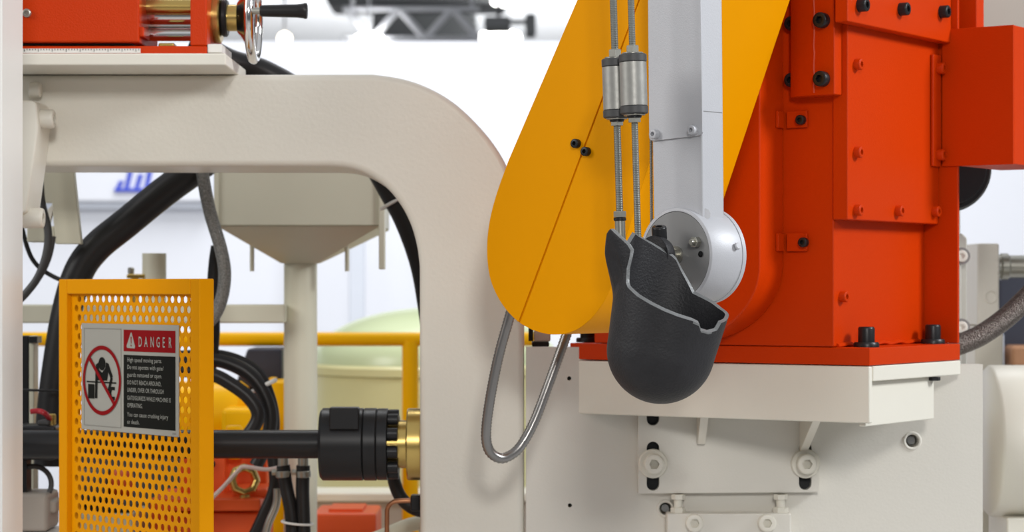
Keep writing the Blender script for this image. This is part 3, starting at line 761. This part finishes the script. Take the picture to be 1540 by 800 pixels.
def bar(p0, p1, w_, lift=0.0014):
    d = Vector((p1[0]-p0[0], p1[1]-p0[1])).normalized(); nx, ny = -d.y*w_/2, d.x*w_/2
    return [pc(p0[0]+nx, p0[1]+ny, lift), pc(p1[0]+nx, p1[1]+ny, lift), pc(p1[0]-nx, p1[1]-ny, lift), pc(p0[0]-nx, p0[1]-ny, lift)]
mb = MB(); mb.prism(bar((-0.215, -0.21), (0.215, 0.215), 0.036, 0.0018), GF.V*0.0004); mb.done('prohibition_bar', SIGNR, sign)
pic = MB()
def pp(pts, lift=0.001): pic.prism([pc(x, y, lift) for x, y in pts], GF.V*0.0003)
pp([(0.0+0.058*math.cos(2*PI*i/20), -0.155+0.062*math.sin(2*PI*i/20)) for i in range(20)])          # head
pp([(-0.10, -0.145), (-0.062, -0.165), (-0.05, -0.10), (0.0, -0.07), (0.055, -0.11), (0.075, -0.17), (0.115, -0.155), (0.10, -0.05), (0.085, 0.0), (-0.10, 0.0)])  # torso
for b_ in (((0.09, -0.15), (0.165, -0.03), 0.04), ((0.165, -0.03), (0.115, 0.09), 0.034), ((-0.09, -0.12), (-0.10, 0.17), 0.036), ((-0.26, 0.018), (0.24, 0.018), 0.012)):
    pic.prism(bar(*b_, 0.0011), GF.V*0.0003)
pp([(-0.235, 0.04), (-0.13, 0.04), (-0.13, 0.175), (-0.235, 0.175)])
pp([(0.13, 0.055), (0.215, 0.055), (0.215, 0.085), (0.165, 0.085), (0.155, 0.115), (0.165, 0.145), (0.215, 0.145), (0.215, 0.175), (0.155, 0.175), (0.125, 0.135), (0.125, 0.09)])
pic.done('pictogram', SIGNK, sign)
tri = [(0.545-0.0, 0.073), (0.552, 0.073), (0.588, 0.21), (0.578, 0.228), (0.49, 0.222), (0.482, 0.208), (0.535, 0.073)]
sheet('warning_triangle', SIGNT, [(0.528, 0.078), (0.536, 0.078), (0.572, 0.205), (0.566, 0.222), (0.492, 0.218), (0.484, 0.203)], 0.001)
sheet('exclamation_mark', SIGNR, [(0.528, 0.115), (0.538, 0.115), (0.535, 0.178), (0.531, 0.178)], 0.0014)
sheet('exclamation_mark', SIGNR, [(0.529, 0.188), (0.537, 0.188), (0.537, 0.202), (0.529, 0.202)], 0.0014)
sheet('corner_print', SIGNL, rect(0.945, 0.965, 0.975, 0.98), 0.0006)
XS = -GF.U                                             # reading direction on the sign
def text(body, fx, fy, size, xs=1.0, m=SIGNT, lift=0.0012, bold=0.0, spacing=1.0):
    cu = bpy.data.curves.new('txt', 'FONT'); cu.body = body; cu.size = size; cu.offset = bold; cu.space_character = spacing; cu.resolution_u = 3
    tmp = bpy.data.objects.new('txt', cu); COL.objects.link(tmp)
    bpy.context.view_layer.update()
    me = bpy.data.meshes.new_from_object(tmp.evaluated_get(bpy.context.evaluated_depsgraph_get()))
    bpy.data.objects.remove(tmp); bpy.data.curves.remove(cu)
    base = SP(fx, fy, lift)
    for v in me.vertices: v.co = base + XS*(v.co.x*xs) + Z*v.co.y
    b = MB(); b.bm.from_mesh(me); bpy.data.meshes.remove(me)
    return b.done('lettering', m, sign, recalc=False)
# serif letters for the header: stems from the font, slab serifs added
_fx = 0.607
for ch in 'DANGER':
    L = text(ch, _fx, 0.203, 0.0225, 0.60, SIGNT, bold=0.0002)
    xsv = [(L.matrix_basis.translation+WL[sign.name]+v.co-SP(0, 0)).dot(XS) for v in L.data.vertices]
    zs = [(L.matrix_basis.translation+WL[sign.name]+v.co).z for v in L.data.vertices]
    xa, xb_, za, zb2 = min(xsv)/SW, max(xsv)/SW, (st0-min(zs))/SH, (st0-max(zs))/SH
    sw, st_ = 0.016, 0.008
    spots = {'D': [(xa, za), (xa, zb2)], 'A': [(xa+0.002, za), (xb_-0.002, za)], 'N': [(xa, za), (xa, zb2), (xb_, zb2)], 'G': [(xb_-0.002, za-0.045)], 'E': [(xa, za), (xa, zb2)], 'R': [(xa, za), (xa, zb2), (xb_-0.003, za)]}[ch]
    sb_ = MB()
    for (qx, qy) in spots:
        qy = qy-st_ if qy > 0.16 else qy
        sb_.prism([SP(x_, y_, 0.0012) for x_, y_ in rect(qx-0.006, qy, qx-0.006+sw, qy+st_)], GF.V*0.0003)
    sb_.done('serif', SIGNT, sign)
    _fx += 0.0605
lines = ['High speed moving parts.', 'Do not operate with gate/', 'guards removed or open.', 'DO NOT REACH AROUND,', 'UNDER, OVER OR THROUGH', 'GATE/GUARDS WHILE MACHINE IS', 'OPERATING.', 'You can cause crushing injury', 'or death.']
fys = [0.345, 0.412, 0.482, 0.553, 0.622, 0.695, 0.763, 0.847, 0.915]
for L_, fy in zip(lines, fys):
    up = L_.upper() == L_
    text(L_, 0.492, fy, 0.0096, 0.76 if up else 0.92, SIGNT, spacing=1.05)

# ================================================================== hopper and things under the arch
HO = 0.90; hs = sc(HO)
t = thing('hopper', 'grey green sheet hopper on a thick round pipe under the arch', 'hopper', WF(pY(452, 0, HO+0.17).x, HO+0.17, 0))
L0, R0_, DD = pY(326, 0, HO).x, pY(571, 0, HO).x, 0.34
zj = pY(0, 340, HO).z
MB().box(WF, (L0, R0_), (HO, HO+DD), (zj+0.0005, pY(0, 150, HO).z)).done('hopper_box', HOPP, t, 0.003)
pc_ = pY(452, 395, HO+DD/2); ra = 27*sc(HO+DD/2)
m = MB(); A_ = [m.bm.verts.new(v) for v in (WF(L0, HO, zj), WF(R0_, HO, zj), WF(R0_, HO+DD, zj), WF(L0, HO+DD, zj))]
zb_ = pY(0, 396, HO+DD/2).z
B_ = [m.bm.verts.new(v) for v in (WF(pc_.x-ra, HO+DD/2-ra, zb_), WF(pc_.x+ra, HO+DD/2-ra, zb_), WF(pc_.x+ra, HO+DD/2+ra, zb_), WF(pc_.x-ra, HO+DD/2+ra, zb_))]
for i in range(4): m.bm.faces.new((A_[i], A_[(i+1) % 4], B_[(i+1) % 4], B_[i]))
m.bm.faces.new(A_); m.bm.faces.new(B_[::-1]); m.done('funnel', HOPP, t)
MB().cyl(WF(pc_.x, pc_.y, 0), WF(pc_.x, pc_.y, zb_+0.01), 25*sc(HO+DD/2), seg=40).done('pipe', HOPP, t)
MB().lathe(WF(pc_.x, pc_.y, 0), Z, [(0, 0.06), (0.015, 0.06)], 32).done('pipe_flange', HOPP, t)
for x in (379, 522): MB().cyl(pY(x, 408, HO+0.12), pY(x, 365, HO+0.12), 3.5*hs, seg=10).done('pin', HOPP, t)
MB().pbox(569.5, 200, 578.5, 405, HO-0.006, HO+0.03).done('corner_angle', HOPP, t, 0.002)
MB().pbox(321.5, 200, 328, 345, HO-0.006, HO+0.03).done('corner_angle', HOPP, t, 0.002)
t = thing('support_beam', 'grey green horizontal beam joining the hopper pipe behind the yellow guard', 'beam', pY(230, 485, 0.98))
MB().pbox(-120, 458, 428, 486, 1.00, 1.05).done('beam_tube', HOPP, t, 0.004)
xb = pY(-100, 0, 1.0).x; MB().box(WF, (xb, xb+0.06), (1.0, 1.05), (0, pY(0, 486, 1.0).z-0.001)).done('beam_leg', HOPP, t, 0.003)
t = thing('pipe_stub', 'short grey pipe stub rising from the beam above the yellow guard', 'pipe', pY(232, 458, 1.03))
MB().cyl(pY(232, 457.5, 1.03), pY(232, 381, 1.03), 18*sc(1.03), seg=32).done('stub', HOPP, t)
t = thing('brass_valve', 'small brass valve beside the grey pipe stub above the guard', 'valve', pY(203, 458, 1.03))
MB().ccyl(pY(203, 457.5, 1.03), pY(203, 418, 1.03), 6*sc(1.03), 0.002).done('valve_stem', BRASS, t)
MB().pbox(190, 412, 218, 419, 1.01, 1.05).done('valve_body', BRASS, t, 0.003)
MB().ccyl(pY(197, 412, 1.03), pY(197, 402, 1.03), 5*sc(1.03), 0.002).done('valve_knob', STEEL, t)
t = thing('guard_rail', 'yellow tubular guard rail with a round post beside the cream tank', 'railing', WF(pY(617, 0, 1.7).x, 1.7, 0))
ry = sc(1.7)
MB().cyl(pY(-150, 510, 1.7), pY(820, 510, 1.7), 10.5*ry).done('top_rail', YELB, t)
for x in (617, -130): 
    p = pY(x, 512, 1.7); MB().cyl(WF(p.x, p.y, 0), p, 12.5*ry).done('rail_post', YELB, t)
t = thing('storage_tank', 'cream green domed storage tank standing behind the yellow rail', 'tank', WF(pY(640, 0, 2.6).x, 2.6, 0))
kt = sc(2.6); tc_ = pY(655, 600, 2.6)
zz = lambda y: pY(0, y, 2.6).z
TR = 186*kt
MB().lathe(WF(tc_.x, 2.6, 0), Z, [(0.25, TR), (zz(562), TR)], 64).done('tank_shell', TANK, t)
MB().lathe(WF(tc_.x, 2.6, 0), Z, [(zz(562), TR*0.99), (zz(560), TR*1.03), (zz(549), TR*1.03), (zz(545), TR*1.0)], 64).done('tank_band', TANK, t)
MB().lathe(WF(tc_.x, 2.6, 0), Z, [(zz(545), TR)]+[(zz(545)+(zz(462)-zz(545))*math.sin(a_), TR*math.cos(a_)) for a_ in [PI/2*i/14 for i in range(1, 15)]], 64).done('tank_dome', TANKD, t)
for a_ in range(3):
    q_ = WF(tc_.x+TR*0.8*math.cos(a_*2.1+0.5), 2.6+TR*0.8*math.sin(a_*2.1+0.5), 0); MB().cyl(q_, q_+Z*0.26, 0.04).done('leg', TANK, t)

# tie shaft with black coupling and brass flange
ShY = 0.41; k = sc(ShY); sx = lambda x, y=668: pY(x, y, ShY)
t = thing('tie_shaft', 'black shaft with a bolted coupling and brass flange entering the grey frame', 'shaft', sx(500))
MB().cyl(sx(-120), sx(484), 21.5*k, seg=40).done('shaft_rod', BLK, t)
cpl = MB().lathe(sx(482), X, [(0, 50*k), (4*k, 54.5*k), (64*k, 54.5*k), (65.5*k, 52.8*k), (67*k, 54.5*k), (84*k, 54.5*k), (85.5*k, 52.8*k), (87*k, 54*k), (101*k, 54*k), (102*k, 52*k)], 56).done('coupling', BLK, t, ang=25)
MB().pbox(495, 613, 539, 646, ShY-55*k, ShY-25*k).done('key_block', BLK, cpl, 0.002)
for i in range(10):
    a_ = 2*PI*i/10+0.2
    MB().ccyl(sx(584)+Vector((0, math.cos(a_), math.sin(a_)))*43*k, sx(600)+Vector((0, math.cos(a_), math.sin(a_)))*43*k, 9.5*k, 0.001, 16).done('coupling_bolt', BLK, cpl)
MB().cyl(sx(583), sx(614), 36*k, seg=40).done('neck', BRASS, t)
MB().ccyl(sx(612.5), sx(635), 54*k, 0.002, 56).done('flange', BRASS, t)

# hoses behind the arch
hs1 = hose('hose', 'thick black hose passing behind the grey frame corner with a white tie', 'hose', RUB, [(290, 60), (345, 90), (400, 108), (470, 150), (540, 215), (590, 295), (615, 345), (636, 410), (650, 500)], 17, 0.66)
tie = MB().torus(pY(589, 306, 0.66), (pY(600, 318, 0.66)-pY(585, 290, 0.66)), 17.5*sc(0.66), 0.003, 24, 8).done('tie_band', WHITE, hs1, label='white tie band')
hose('hose', 'thickest black hose sweeping from the frame down behind the yellow guard', 'hose', RUB, [(330, 225), (290, 257), (245, 290), (190, 335), (145, 372), (118, 410), (100, 470), (88, 540), (78, 620), (74, 700)], 23, 0.66, seg=18)
hose('braided_hose', 'silver braided hose curving beside the hopper to the yellow guard', 'hose', BRAID, [(303, 235), (306, 270), (316, 320), (331, 370), (338, 410), (333, 450), (318, 480), (290, 500)], 10, 0.60)
hose('hose', 'dark hose half hidden behind the silver braided hose', 'hose', RUB, [(326, 370), (322, 400), (320, 440), (322, 500), (316, 560)], 9, 0.75)
g = 'looped black hoses beside the hopper pipe'
hose('hose', 'outer black hose of the loop beside the hopper pipe', 'hose', RUB, [(270, 545), (318, 541), (350, 549), (378, 566), (398, 594), (407, 628), (400, 668), (385, 700)], 10.5, 0.72, g)
hose('hose', 'rear black hose peeping over the outer loop, beside the pipe', 'hose', RUB, [(270, 536), (322, 534), (360, 543), (388, 562), (404, 592), (412, 630), (410, 680), (413, 730), (396, 775), (370, 830)], 9, 0.76, g)
hose('hose', 'inner black hose of the loop, crossing the yellow machine', 'hose', RUB, [(270, 556), (318, 563), (348, 578), (374, 598), (388, 622), (380, 645), (360, 668)], 10.5, 0.685, g)
tag(MB().torus(pY(397, 580, 0.74), (pY(405, 592, 0.74)-pY(392, 566, 0.74)), 19*sc(0.74), 0.004, 24, 8).done('cable_tie', WHITE), 'white cable tie around the looped black hoses', 'cable tie')
def fitted_hose(lab, pts):
    t = thing('fitted_hose', lab, 'hose', pY(pts[0][0], pts[0][1], 0.60), 'pair of black hoses under the shaft'); k = sc(0.60)
    MB().tube([pY(x, y, 0.60) for x, y in pts], 10.5*k, 14, 8).done('hose_tube', RUB, t, ang=80)
    x, y = pts[0]
    MB().ccyl(pY(x, y+8, 0.60), pY(x, y-22, 0.60), 8*k, 0.002).done('hose_fitting', STEEL, t)
    MB().ccyl(pY(x+0.5, y+18, 0.60), pY(x, y+8, 0.60), 11.5*k, 0.001).done('hose_clamp', STEEL, t)
    screw('clamp_screw', 'hex', STEEL, pY(x-11, y+10, 0.60), -X, 5*k, 6*k, t)
fitted_hose('black hose with steel clamp under the shaft, leaning toward its twin', [(426, 700), (430, 730), (437, 765), (440, 800), (438, 850)])
fitted_hose('black hose with steel clamp under the shaft, hanging straight by the pipe', [(456, 700), (455, 735), (456, 770), (457, 800), (460, 850)])
tag(MB().torus(pY(447, 786, 0.60), (0.1, 0, 1), 23*sc(0.6), 0.0022, 30, 6).done('cable_tie', WHITE), 'white cable tie joining the pair of clamped hoses', 'cable tie')
hose('silver_hose', 'shiny silver hose going down under the looped black hoses', 'hose', STEEL, [(417, 735), (415, 760), (403, 790), (395, 830)], 6, 0.66)
hose('cord', 'pale cord stretched through the brass ring nut', 'cord', PINK, [(290, 775), (330, 738), (358, 708), (368, 702), (400, 706), (420, 703)], 3.2, 0.64)

# red machine with ring nut, yellow machine behind
t = thing('red_machine', 'red orange machine base holding the brass ring nut, beside hopper pipe', 'machine', WF(pY(360, 0, 0.95).x, 1.0, 0))
MB().pbox(225, 750, 392, 769, 0.78, 1.0).done('ledge', REDB, t, 0.004)
x0, x1 = pY(225, 0, 0.82).x, pY(396, 0, 0.82).x
MB().box(WF, (x0, x1), (0.82, 1.0), (0, pY(0, 770, 0.82).z)).done('base_box', REDB, t, 0.004)
MB().pbox(270, 655, 338, 749.5, 0.90, 1.0).done('side_panel', REDB, t, 0.004)
MB().pbox(338.5, 655, 402, 749.5, 0.96, 1.0).done('rear_panel', REDB, t, 0.004)
MB().pbox(348, 735, 402, 749.5, 0.82, 0.94).done('nut_seat', REDB, t, 0.004)
MB().ccyl(pY(352, 690, 0.93), pY(352, 640, 0.93), 12*sc(.93), 0.003).done('yellow_lug', YELB, t)
screw('cap_screw', 'cap', BLK, pY(318, 698, 0.90), (0, -1, 0), 6*sc(.9), 0.006, t)
t = thing('hydraulic_pump', 'dark pump with orange cap seen through the holes of the yellow guard', 'pump', WF(pY(150, 0, 0.8).x, 0.85, 0))
x0, x1 = pY(100, 0, .8).x, pY(205, 0, .8).x
MB().box(WF, (x0, x1), (0.76, 0.92), (0, pY(0, 770, .8).z)).done('pump_base', HOPP, t, 0.004)
MB().cyl(pY(112, 735, .85), pY(165, 735, .85), 30*sc(.85)).done('pump_motor', RUBG, t)
MB().ccyl(pY(165.5, 728, .85), pY(198, 728, .85), 22*sc(.85), 0.006).done('orange_cap', REDB, t)
MB().pbox(118, 765, 195, 769.5, .78, .9).done('foot_plate', BLK, t)
t = thing('hole_backing', 'dark grey backing sheet added behind the lower holes of the yellow guard', 'panel', WF(pY(190, 0, 1.15).x, 1.17, 0))
MB().box(WF, (pY(92, 0, 1.15).x, pY(318, 0, 1.15).x), (1.15, 1.2), (0.05, pY(0, 662, 1.15).z)).done('backing_sheet', RUBG, t, 0.004)  # dark sheet added to darken the view through the guard holes
for x in (120, 290): MB().box(WF, (pY(x, 0, 1.15).x, pY(x+14, 0, 1.15).x), (1.15, 1.2), (0, 0.0495)).done('backing_foot', BLK, t)
t = thing('ring_nut', 'brass ring nut standing upright on the red machine ledge', 'nut', pY(368, 749, 0.80))
c = pY(367, 722, 0.80); kk = sc(0.80)
o = MB(); prof = [(-8*kk, 14*kk), (-8*kk, 22*kk), (0, 26*kk), (8*kk, 22*kk), (8*kk, 14*kk), (-8*kk, 14*kk)]
o.lathe(c, Vector((0.35, -1, 0.12)), prof, 8, cap=False); o.done('ring', BRASS, t, 0.003, ang=20)
MB().cyl(pY(368, 748.3, .80), pY(368, 744, .80), 8*kk).done('ring_foot', BRASS, t)
t = thing('yellow_machine', 'bright yellow machine behind the looped black hoses', 'machine', WF(pY(340, 0, 1.5).x, 1.7, 0))
q = 1.35
MB().lathe(pY(150, 625, 1.55), X, [(0, 52*sc(1.5)), (215*sc(1.5), 52*sc(1.5)), (225*sc(1.5), 44*sc(1.5))], 40).done('round_cover', YELB, t)
MB().pbox(332, 614, 392, 660, 1.40, 1.55).done('yellow_block', YELB, t, 0.012)
x0, x1 = pY(300, 0, 1.45).x, pY(430, 0, 1.45).x
MB().box(WF, (x0, x1), (1.45, 1.8), (0, pY(0, 655, 1.45).z)).done('machine_base', YELB, t, 0.01)
MB().pbox(404, 574, 432, 654, 1.45, 1.6).done('side_box', YELB, t, 0.006)
MB().pbox(404, 568, 414, 574, 1.48, 1.52).done('bolt_boss', YELB, t, 0.003)
t = thing('dark_motor', 'dark navy motor block standing on the yellow machine', 'motor', pY(395, 575, 1.65))
MB().prism([pY(352, 584, 1.65), pY(372, 524, 1.65), (pY(424, 524, 1.65)), pY(424, 584, 1.65)], (0, 0.14, 0)).done('motor_block', NAVY, t, 0.006)
MB().pbox(350, 584, 426, 645, 1.66, 1.78).done('motor_foot', NAVY, t, 0.004)
t = thing('red_block', 'small red orange block beside the foot of the hopper pipe', 'block', WF(pY(520, 0, 1.25).x, 1.3, 0))
x0, x1 = pY(470, 0, 1.2).x, pY(566, 0, 1.2).x
MB().box(WF, (x0, x1), (1.2, 1.38), (0, pY(0, 772, 1.2).z)).done('block_body', REDB, t, 0.006)
MB().box(WF, (x0+0.03, x1-0.03), (1.23, 1.35), (pY(0, 772, 1.2).z, pY(0, 772, 1.2).z+0.006)).done('block_lid', REDB, t)
t = thing('tank_plinth', 'cream ledge in front of the domed tank below the shaft coupling', 'plinth', WF(pY(550, 0, 1.9).x, 1.95, 0))
x0, x1 = pY(440, 0, 1.95).x, pY(800, 0, 1.95).x
MB().pbox(440, 741, 800, 755, 1.95, 2.1).done('ledge', CREAM, t, 0.005)
MB().box(WF, (x0, x1), (1.97, 2.08), (0, pY(0, 755, 1.95).z-0.0005)).done('front_board', TAUPE, t)
# lower details next to the frame foot
hose('hose', 'short black hose with woven edge below the brass flange', 'hose', RUB, [(588, 690), (594, 728), (606, 752), (628, 767), (660, 770)], 10, 0.56)
t = thing('copper_line', 'bent copper pipe ending in a black connector by the frame', 'pipe', pY(582, 800, 0.44)); k = sc(0.44)
cl = MB().tube([pY(582, 900, 0.44), pY(582, 820, 0.44), pY(582, 780, 0.44), pY(583, 764, 0.44), pY(591, 755, 0.44), pY(606, 753, 0.44), pY(622, 753, 0.44)], 3.6*k, 12, 8).done('copper_pipe', COPPER, t)
MB().pbox(617, 745, 632, 769, 0.43, 0.46).done('connector', BLK, t, 0.003)
hose('sump_pipe', 'grey green pipe lying at the frame foot under the copper pipe', 'pipe', HOPP, [(560, 812), (590, 800), (615, 790), (650, 783), (700, 780)], 11, 0.62)

# valve cluster between post and guard
t = thing('valve_cluster', 'dark valve block with a red lever between post and yellow guard', 'valve', WF(pY(60, 0, 0.5).x, 0.55, 0))
VYc = 0.50
MB().pbox(20, 640, 84, 692, VYc, VYc+0.08).done('valve_block', BLK, t, 0.006)
MB().pbox(56, 632, 74, 640, VYc+0.01, VYc+0.05).done('valve_cap', RUBG, t, 0.003)
MB().tube([pY(46, 619, VYc), pY(58, 618, VYc), pY(68, 622, VYc), pY(76, 632, VYc+0.03)], 4*sc(VYc), 10, 6).done('lever', LEVER, t, label='dark red lever')
MB().ccyl(pY(78, 642, VYc+0.03), pY(78, 622, VYc+0.03), 6*sc(VYc), 0.002).done('brass_union', BRASS, t)
MB().ccyl(pY(68, 655, VYc-0.012), pY(68, 655, VYc+0.002), 8*sc(VYc), 0.002).done('valve_nut', STEEL, t)
MB().torus(pY(50, 728, VYc+0.03), (0.3, -1, 0.1), 27*sc(VYc), 4*sc(VYc), 30, 10).done('cable_loop', RUBG, t)
MB().pbox(20, 742, 72, 800, VYc, VYc+0.1).done('pump_body', TAUPE, t, 0.008)
MB().pbox(60, 752, 84, 772, VYc+0.02, VYc+0.08).done('pump_port', TAUPE, t, 0.006)
MB().box(WF, (pY(20, 0, VYc).x, pY(84, 0, VYc).x), (VYc, VYc+0.12), (0, pY(0, 801, VYc).z)).done('pump_base', WHITE, t, 0.006)
MB().pbox(26, 692.5, 40, 741.5, VYc+0.02, VYc+0.06).done('riser', BLK, t)
t = thing('profile_post', 'slim black and grey profile post beside the pale near post', 'post', WF(pY(42, 0, 0.7).x, 0.7, 0))
for (a_, b_, m_) in ((28, 43, BLK), (43.5, 51, HOPP)):
    MB().box(WF, (pY(a_, 0, .7).x, pY(b_, 0, .7).x), (0.7, 0.74), (0, pY(0, 505, .7).z)).done('profile', m_, t, 0.002)
MB().pbox(44, 506, 56, 516, 0.69, 0.73).done('clip', BLK, t)
hose('cable', 'thin black cable stretched level below the rail beside the guard', 'cable', RUB, [(20, 586), (60, 587), (110, 588)], 2, 0.6)

# ================================================================== things beyond the red column
t = thing('side_plate', 'tall grey plate with round bolts behind the red column', 'plate', WF(pY(1462, 0, 0.5).x, 0.5, 0))
x0, x1 = pY(1400, 0, .48).x, pY(1481, 0, .48).x
zt_ = pY(0, 348, .48).z
MB().prism([WF(x0, .63, 1.13), WF(x1, .63, 1.13), WF(x1, .63, zt_-.008), WF(x1-.008, .63, zt_), WF(x0, .63, zt_)], (0, 0.05, 0)).done('tall_plate', PLT, t, 0.003)
x2 = pY(1467, 0, .48).x; zt2 = pY(0, 366, .48).z
MB().prism([WF(x0, .6, 1.2), WF(x2, .6, 1.2), WF(x2, .6, zt2-.008), WF(x2-.006, .6, zt2), WF(x0, .6, zt2)], (0, 0.0295, 0)).done('thin_plate', PLT, t, 0.003)
for y in (385, 492):
    MB().ccyl(pY(1446, y, .599), pY(1446, y, .5998), 13*sc(.6), 0.0001).done('bolt_recess', DISC, t); screw('cap_screw', 'cap', GREY, pY(1446, y, .599), (0, -1, 0), 9*sc(.6), 0.004, t)
MB().box(WF, (x0, x1), (0.632, 0.72), (0, 1.1295)).done('plate_leg', GREY, t)
t = thing('valve_manifold', 'pale grey block beside the tall plate carrying a silver pipe', 'machine block', WF(pY(1492, 0, 1.05).x, 1.05, 0))
x0, x1 = pY(1470, 0, 1.0).x, pY(1503, 0, 1.0).x
MB().box(WF, (x0, x1), (1.0, 1.12), (pY(0, 490, 1.0).z, pY(0, 366, 1.0).z)).done('manifold_block', GREY, t, 0.004)
MB().box(WF, (x0, x1+.012), (1.02, 1.12), (0, pY(0, 490.5, 1.0).z)).done('manifold_leg', CREAM, t, 0.004)
MB().torus(pY(1490, 446, 1.0), YV, 9*sc(1.0), 2*sc(1.0), 24, 8).done('port_ring', GREY, t)
MB().cyl(pY(1500, 401, 1.06), pY(1600, 401, 1.06), 17*sc(1.06)).done('silver_pipe', STEEL, t)
MB().ccyl(pY(1503, 401, 1.06), pY(1517, 401, 1.06), 20*sc(1.06), 0.003).done('pipe_collar', STEEL, t)
hose('braided_hose', 'bronze grey braided hose rising beside the red base plate', 'hose', BRAIDB, [(1395, 535), (1440, 519), (1475, 504), (1510, 480), (1540, 452), (1580, 410), (1610, 370)], 16, 0.46, seg=18)
t = thing('round_motor', 'black round motor end with a brass bolt under the orange box', 'motor', pY(1428, 262, .52))
c = pY(1428, 252, .5); k = sc(.5)
MB().lathe(c, YV, [(0, 46*k), (0, 55*k), (0.012, 58*k), (0.012, 63*k), (0.02, 67*k), (0.10, 67*k), (0.105, 63*k), (0.2, 63*k)], 56).done('motor_shell', BLK, t, ang=40)
screw('brass_bolt', 'hex', BRASS, pY(1468, 277, .51)+Vector((0, 0.0, 0)), (0, -1, 0), 5.5*k, 0.006, t)
MB().box(WF, (c.x-.1, c.x+.06), (.71, .78), (1.2, c.z+.1)).done('motor_bracket', GREY, t)
t = thing('machine_block', 'taupe grey machine block above the orange box', 'machine block', pY(1540, 40, .7))
MB().pbox(1452, -140, 1720, 60, .62, 1.0).done('head_block', TAUPE, t, 0.006)
MB().box(WF, (pY(1650, 0, .75).x, pY(1720, 0, .75).x), (.75, .95), (0, pY(0, 60, .62).z)).done('head_column', TAUPE, t, 0.006)
t = thing('white_cylinder', 'large white horizontal cylinder beside the grey platen', 'cylinder', WF(pY(1560, 0, .8).x, .8, 0))
k = sc(.8)
MB().lathe(pY(1484, 663, .8), X, [(0, 108*k), (6*k, 114*k), (120*k, 114*k), (126*k, 108*k)], 64).done('cylinder_shell', CREAM, t, ang=50)
MB().box(WF, (pY(1500, 0, .8).x, pY(1600, 0, .8).x), (.72, .88), (0, pY(0, 772, .8).z)).done('saddle', CREAM, t, 0.004)
t = thing('equipment_cabinet', 'dark navy cabinet with carton far behind the braided hose', 'cabinet', WF(pY(1540, 0, 2.6).x, 2.6, 0))
x0, x1 = pY(1496, 0, 2.5).x, pY(1640, 0, 2.5).x
MB().box(WF, (x0, x1), (2.5, 2.9), (0, pY(0, 405, 2.5).z)).done('cabinet_body', NAVY, t, 0.02)
MB().pbox(1522, 520, 1600, 552, 2.40, 2.5).done('carton', BROWN, t, 0.01)
MB().pbox(1480, 500, 1511, 556, 2.42, 2.5).done('label_panel', PALE, t, 0.01)
